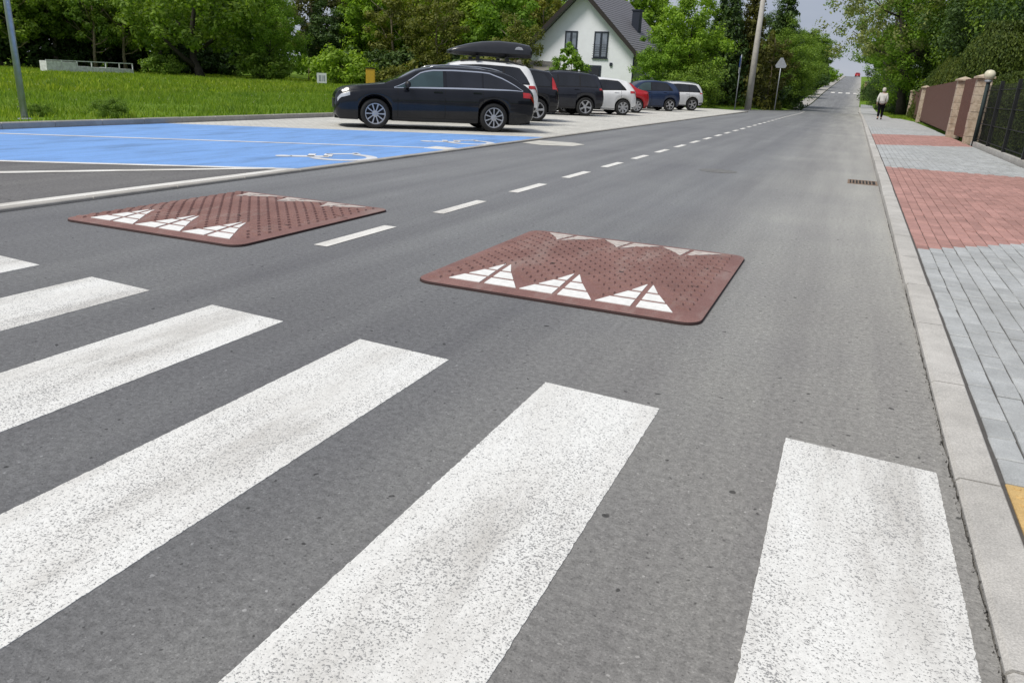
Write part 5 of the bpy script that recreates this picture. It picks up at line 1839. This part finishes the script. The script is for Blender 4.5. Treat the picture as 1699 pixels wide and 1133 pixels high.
grass_patch('verge_grass', 16000, (-13, -5.2), (55, 88), 0.05, 0.2, 0.03, 'short grass on the verge around the utility pole', keep=lambda x, y: x < np.array([(xl(b) if b < 200 else 0) - 0.7 for b in y]), zf=lambda a, b: prof(b) + 0.10)
grass_patch('lawn_grass', 14000, (2.3, 8), (56, 92), 0.04, 0.14, 0.03, 'bright lawn beside the far sidewalk', zf=lambda a, b: prof(b) + 0.09)
rgf = np.random.default_rng(9)
NS = 700
fx, fy = rgf.uniform(-45, -14, NS), rgf.uniform(8, 55, NS)
c0 = np.stack([fx, fy, 0.05 + rgf.uniform(0.16, 0.36, NS)], axis=1)
fV = leaf_cloud(rgf, c0, np.full(NS, 0.012), 3, 0.016)
tag(link('seed_heads', quads_mesh('seed_heads', fV, 'seed_pale')), 'pale seed heads dotted through the meadow grass', 'seed heads', kind='stuff')
# a few dark weeds by the lot kerb
for i, (x, y, s) in enumerate([(-14.4, 12.0, 0.24), (-15.2, 11.0, 0.16)]):
    tree('shrub', 'leaf_mid', x, y, s * 0.5, ['tallest dark weed clump, right of the lamp post foot', 'small weed clump just left of the lamp post foot', 'weed clump on the kerb opposite the middle of the blue bays', 'weed clump in the grass left of the black estate', 'weed clump at the far left behind the kerb'][i], nm='weed', cat='weed')

# ------------------------------------------------------------------ pedestrian
def person():
    x, y = 1.42, 50.3
    z = prof(y) + sw_z(y)
    r = empty('person', (x, y, z), math.radians(2))
    tag(r, 'person in a white jacket and black trousers walking away along the sidewalk', 'person')
    def skin(name, verts, edges, radii, mat, root=0, sub=2, parent=r):
        me = bpy.data.meshes.new(name)
        me.from_pydata(verts, edges, [])
        o = link(name, me, mat, parent)
        md = o.modifiers.new('skin', 'SKIN')
        md.use_smooth_shade = True
        for v, rd in zip(me.skin_vertices[0].data, radii):
            v.radius = rd if isinstance(rd, tuple) else (rd, rd)
        me.skin_vertices[0].data[root].use_root = True
        sb = o.modifiers.new('sub', 'SUBSURF'); sb.levels = sub; sb.render_levels = sub
        return o
    # body: pelvis, spine, neck, head, arms with hands, legs with feet (facing +Y)
    V = [(0, 0, 0.92), (0, 0.0, 1.12), (0, -0.01, 1.32), (0, 0, 1.46), (0, 0.01, 1.55), (0, 0.02, 1.63), (0, 0.01, 1.71),
         (0.17, -0.01, 1.41), (0.23, -0.03, 1.16), (0.22, 0.10, 0.95), (0.215, 0.14, 0.87),
         (-0.17, -0.01, 1.41), (-0.24, -0.04, 1.15), (-0.25, 0.02, 0.92), (-0.25, 0.04, 0.84),
         (0.09, 0.0, 0.86), (0.10, 0.08, 0.48), (0.10, 0.03, 0.09), (0.105, 0.16, 0.04),
         (-0.09, 0.0, 0.86), (-0.09, -0.02, 0.48), (-0.09, -0.16, 0.11), (-0.095, -0.06, 0.035)]
    E = [(0, 1), (1, 2), (2, 3), (3, 4), (4, 5), (5, 6), (2, 7), (7, 8), (8, 9), (9, 10), (2, 11), (11, 12), (12, 13), (13, 14), (0, 15), (15, 16), (16, 17), (17, 18), (0, 19), (19, 20), (20, 21), (21, 22)]
    Rd = [(0.15, 0.11), (0.13, 0.10), (0.16, 0.11), 0.055, 0.055, (0.078, 0.095), (0.06, 0.07), 0.06, 0.045, 0.036, 0.03, 0.06, 0.045, 0.036, 0.03, 0.09, 0.06, 0.042, 0.04, 0.09, 0.06, 0.042, 0.04]
    skin('body', V, E, Rd, 'skin')
    # fingers
    for sx, hx, hy, hz in ((1, 0.215, 0.145, 0.86), (-1, -0.25, 0.045, 0.83)):
        m = MB()
        for k in range(4):
            oy = -0.03 + 0.02 * k
            L = (0.065, 0.078, 0.075, 0.058)[k]
            m.tube([(hx, hy + oy, hz), (hx - sx * 0.006, hy + oy + 0.004, hz - L * 0.55), (hx - sx * 0.02, hy + oy + 0.008, hz - L)], [0.009, 0.008, 0.006], 6)
        m.tube([(hx - sx * 0.01, hy + 0.03, hz + 0.03), (hx - sx * 0.03, hy + 0.05, hz - 0.005), (hx - sx * 0.035, hy + 0.052, hz - 0.03)], [0.010, 0.009, 0.006], 6)
        m.build('hand', 'skin', r, True)
    skin('jacket', [(0, 0, 0.84), (0, 0, 1.0), (0, 0, 1.14), (0, -0.01, 1.33), (0, 0, 1.45), (0.175, -0.01, 1.40), (0.235, -0.03, 1.16), (0.222, 0.09, 0.97), (-0.175, -0.01, 1.40), (-0.245, -0.04, 1.15), (-0.252, 0.015, 0.94)],
         [(0, 1), (1, 2), (2, 3), (3, 4), (3, 5), (5, 6), (6, 7), (3, 8), (8, 9), (9, 10)], [(0.19, 0.145), (0.185, 0.14), (0.165, 0.13), (0.19, 0.135), 0.075, 0.08, 0.066, 0.056, 0.08, 0.066, 0.056], 'jacket_white', 2)
    skin('trousers', [(0, 0, 0.93), (0.09, 0, 0.84), (0.10, 0.08, 0.48), (0.10, 0.03, 0.12), (-0.09, 0, 0.84), (-0.09, -0.02, 0.48), (-0.09, -0.155, 0.14)],
         [(0, 1), (1, 2), (2, 3), (0, 4), (4, 5), (5, 6)], [(0.16, 0.12), 0.11, 0.08, 0.066, 0.11, 0.08, 0.066], 'trousers_black')
    for sx, v in ((1, [(0.10, 0.0, 0.055), (0.105, 0.10, 0.05), (0.108, 0.20, 0.035)]), (-1, [(-0.09, -0.18, 0.075), (-0.095, -0.09, 0.045), (-0.10, 0.02, 0.035)])):
        skin('shoe', v, [(0, 1), (1, 2)], [0.05, 0.05, 0.035], 'shoe_dark')
    # hair: cap of pale hair over the back and top of the head
    hcap = MB().lathe([(0.0001, 1.755), (0.05, 1.748), (0.088, 1.715), (0.103, 1.66), (0.104, 1.61), (0.095, 1.555), (0.07, 1.535)], 18, center=(0, -0.005, 0))
    hcap.v = [(a, b * 1.12 if b < 0 else b * 0.75, c) for a, b, c in hcap.v]
    hcap.build('hair', 'hair_pale', r, True)
    # simple face on the far side
    f = MB()
    f.add([(-0.012, 0.10, 1.62), (0.012, 0.10, 1.62), (0, 0.135, 1.605), (0, 0.10, 1.66)], [(0, 1, 2), (0, 2, 3), (1, 3, 2)])
    f.build('nose', 'skin', r)
    for sx in (-1, 1):
        MB().lathe([(0.0001, 0.011), (0.009, 0.006), (0.011, 0)], 8, 'y', center=(sx * 0.032, 0.092, 1.645)).build('eye', 'trousers_black', r)
        MB().lathe([(0.0001, 0.012), (0.02, 0.008), (0.024, 0)], 8, 'x', center=(sx * 0.084, 0.01, 1.625)).build('ear', 'skin', r)
    MB().box(-0.026, 0.026, 0.094, 0.102, 1.572, 1.58).build('mouth', 'lamp_red', r)
person()

# ------------------------------------------------------------------ labels of look-alikes: counted from the left of the picture
ORD = ['first', 'second', 'third', 'fourth', 'fifth', 'sixth', 'seventh', 'eighth', 'ninth', 'tenth', 'eleventh', 'twelfth', 'thirteenth', 'fourteenth', 'fifteenth', 'sixteenth', 'seventeenth', 'eighteenth', 'nineteenth', 'twentieth',
       'twenty-first', 'twenty-second', 'twenty-third', 'twenty-fourth', 'twenty-fifth', 'twenty-sixth', 'twenty-seventh', 'twenty-eighth', 'twenty-ninth', 'thirtieth']
def count_labels(group, base):
    L = [o for o in bpy.data.objects if o.parent is None and o.get('group') == group]
    def px(o):
        v = o.location - Vector((0, 0, 1.2329))
        return v.dot(cR) / max(0.1, v.dot(cF))
    for i, o in enumerate(sorted(L, key=px)):
        o['label'] = base.replace('#', ORD[min(i, 29)])
count_labels(WG, 'tall tree of the wood behind the meadow, # trunk from the left')
count_labels('undergrowth at the edge of the wood', 'dark undergrowth shrub at the foot of the wood, # from the left')
count_labels('trees behind the parked cars, left of the house', 'tall leafy tree behind the parked cars, # from the left before the house')
count_labels('undergrowth behind the parked cars', 'dusky undergrowth shrub behind the black estate, # from the left')
count_labels('large trees behind the right-hand fence', 'large green tree behind the right-hand fence, # trunk from the left')
count_labels('shrubs under the right-hand trees', 'dark shrub on the ground below the right-hand trees, # from the left')
count_labels('clipped thujas behind the black fence', 'low clipped thuja behind the black bar fence, # from the left')
count_labels('pointed thujas behind the brown fence', 'pointed thuja behind the brown board fence, # from the left')
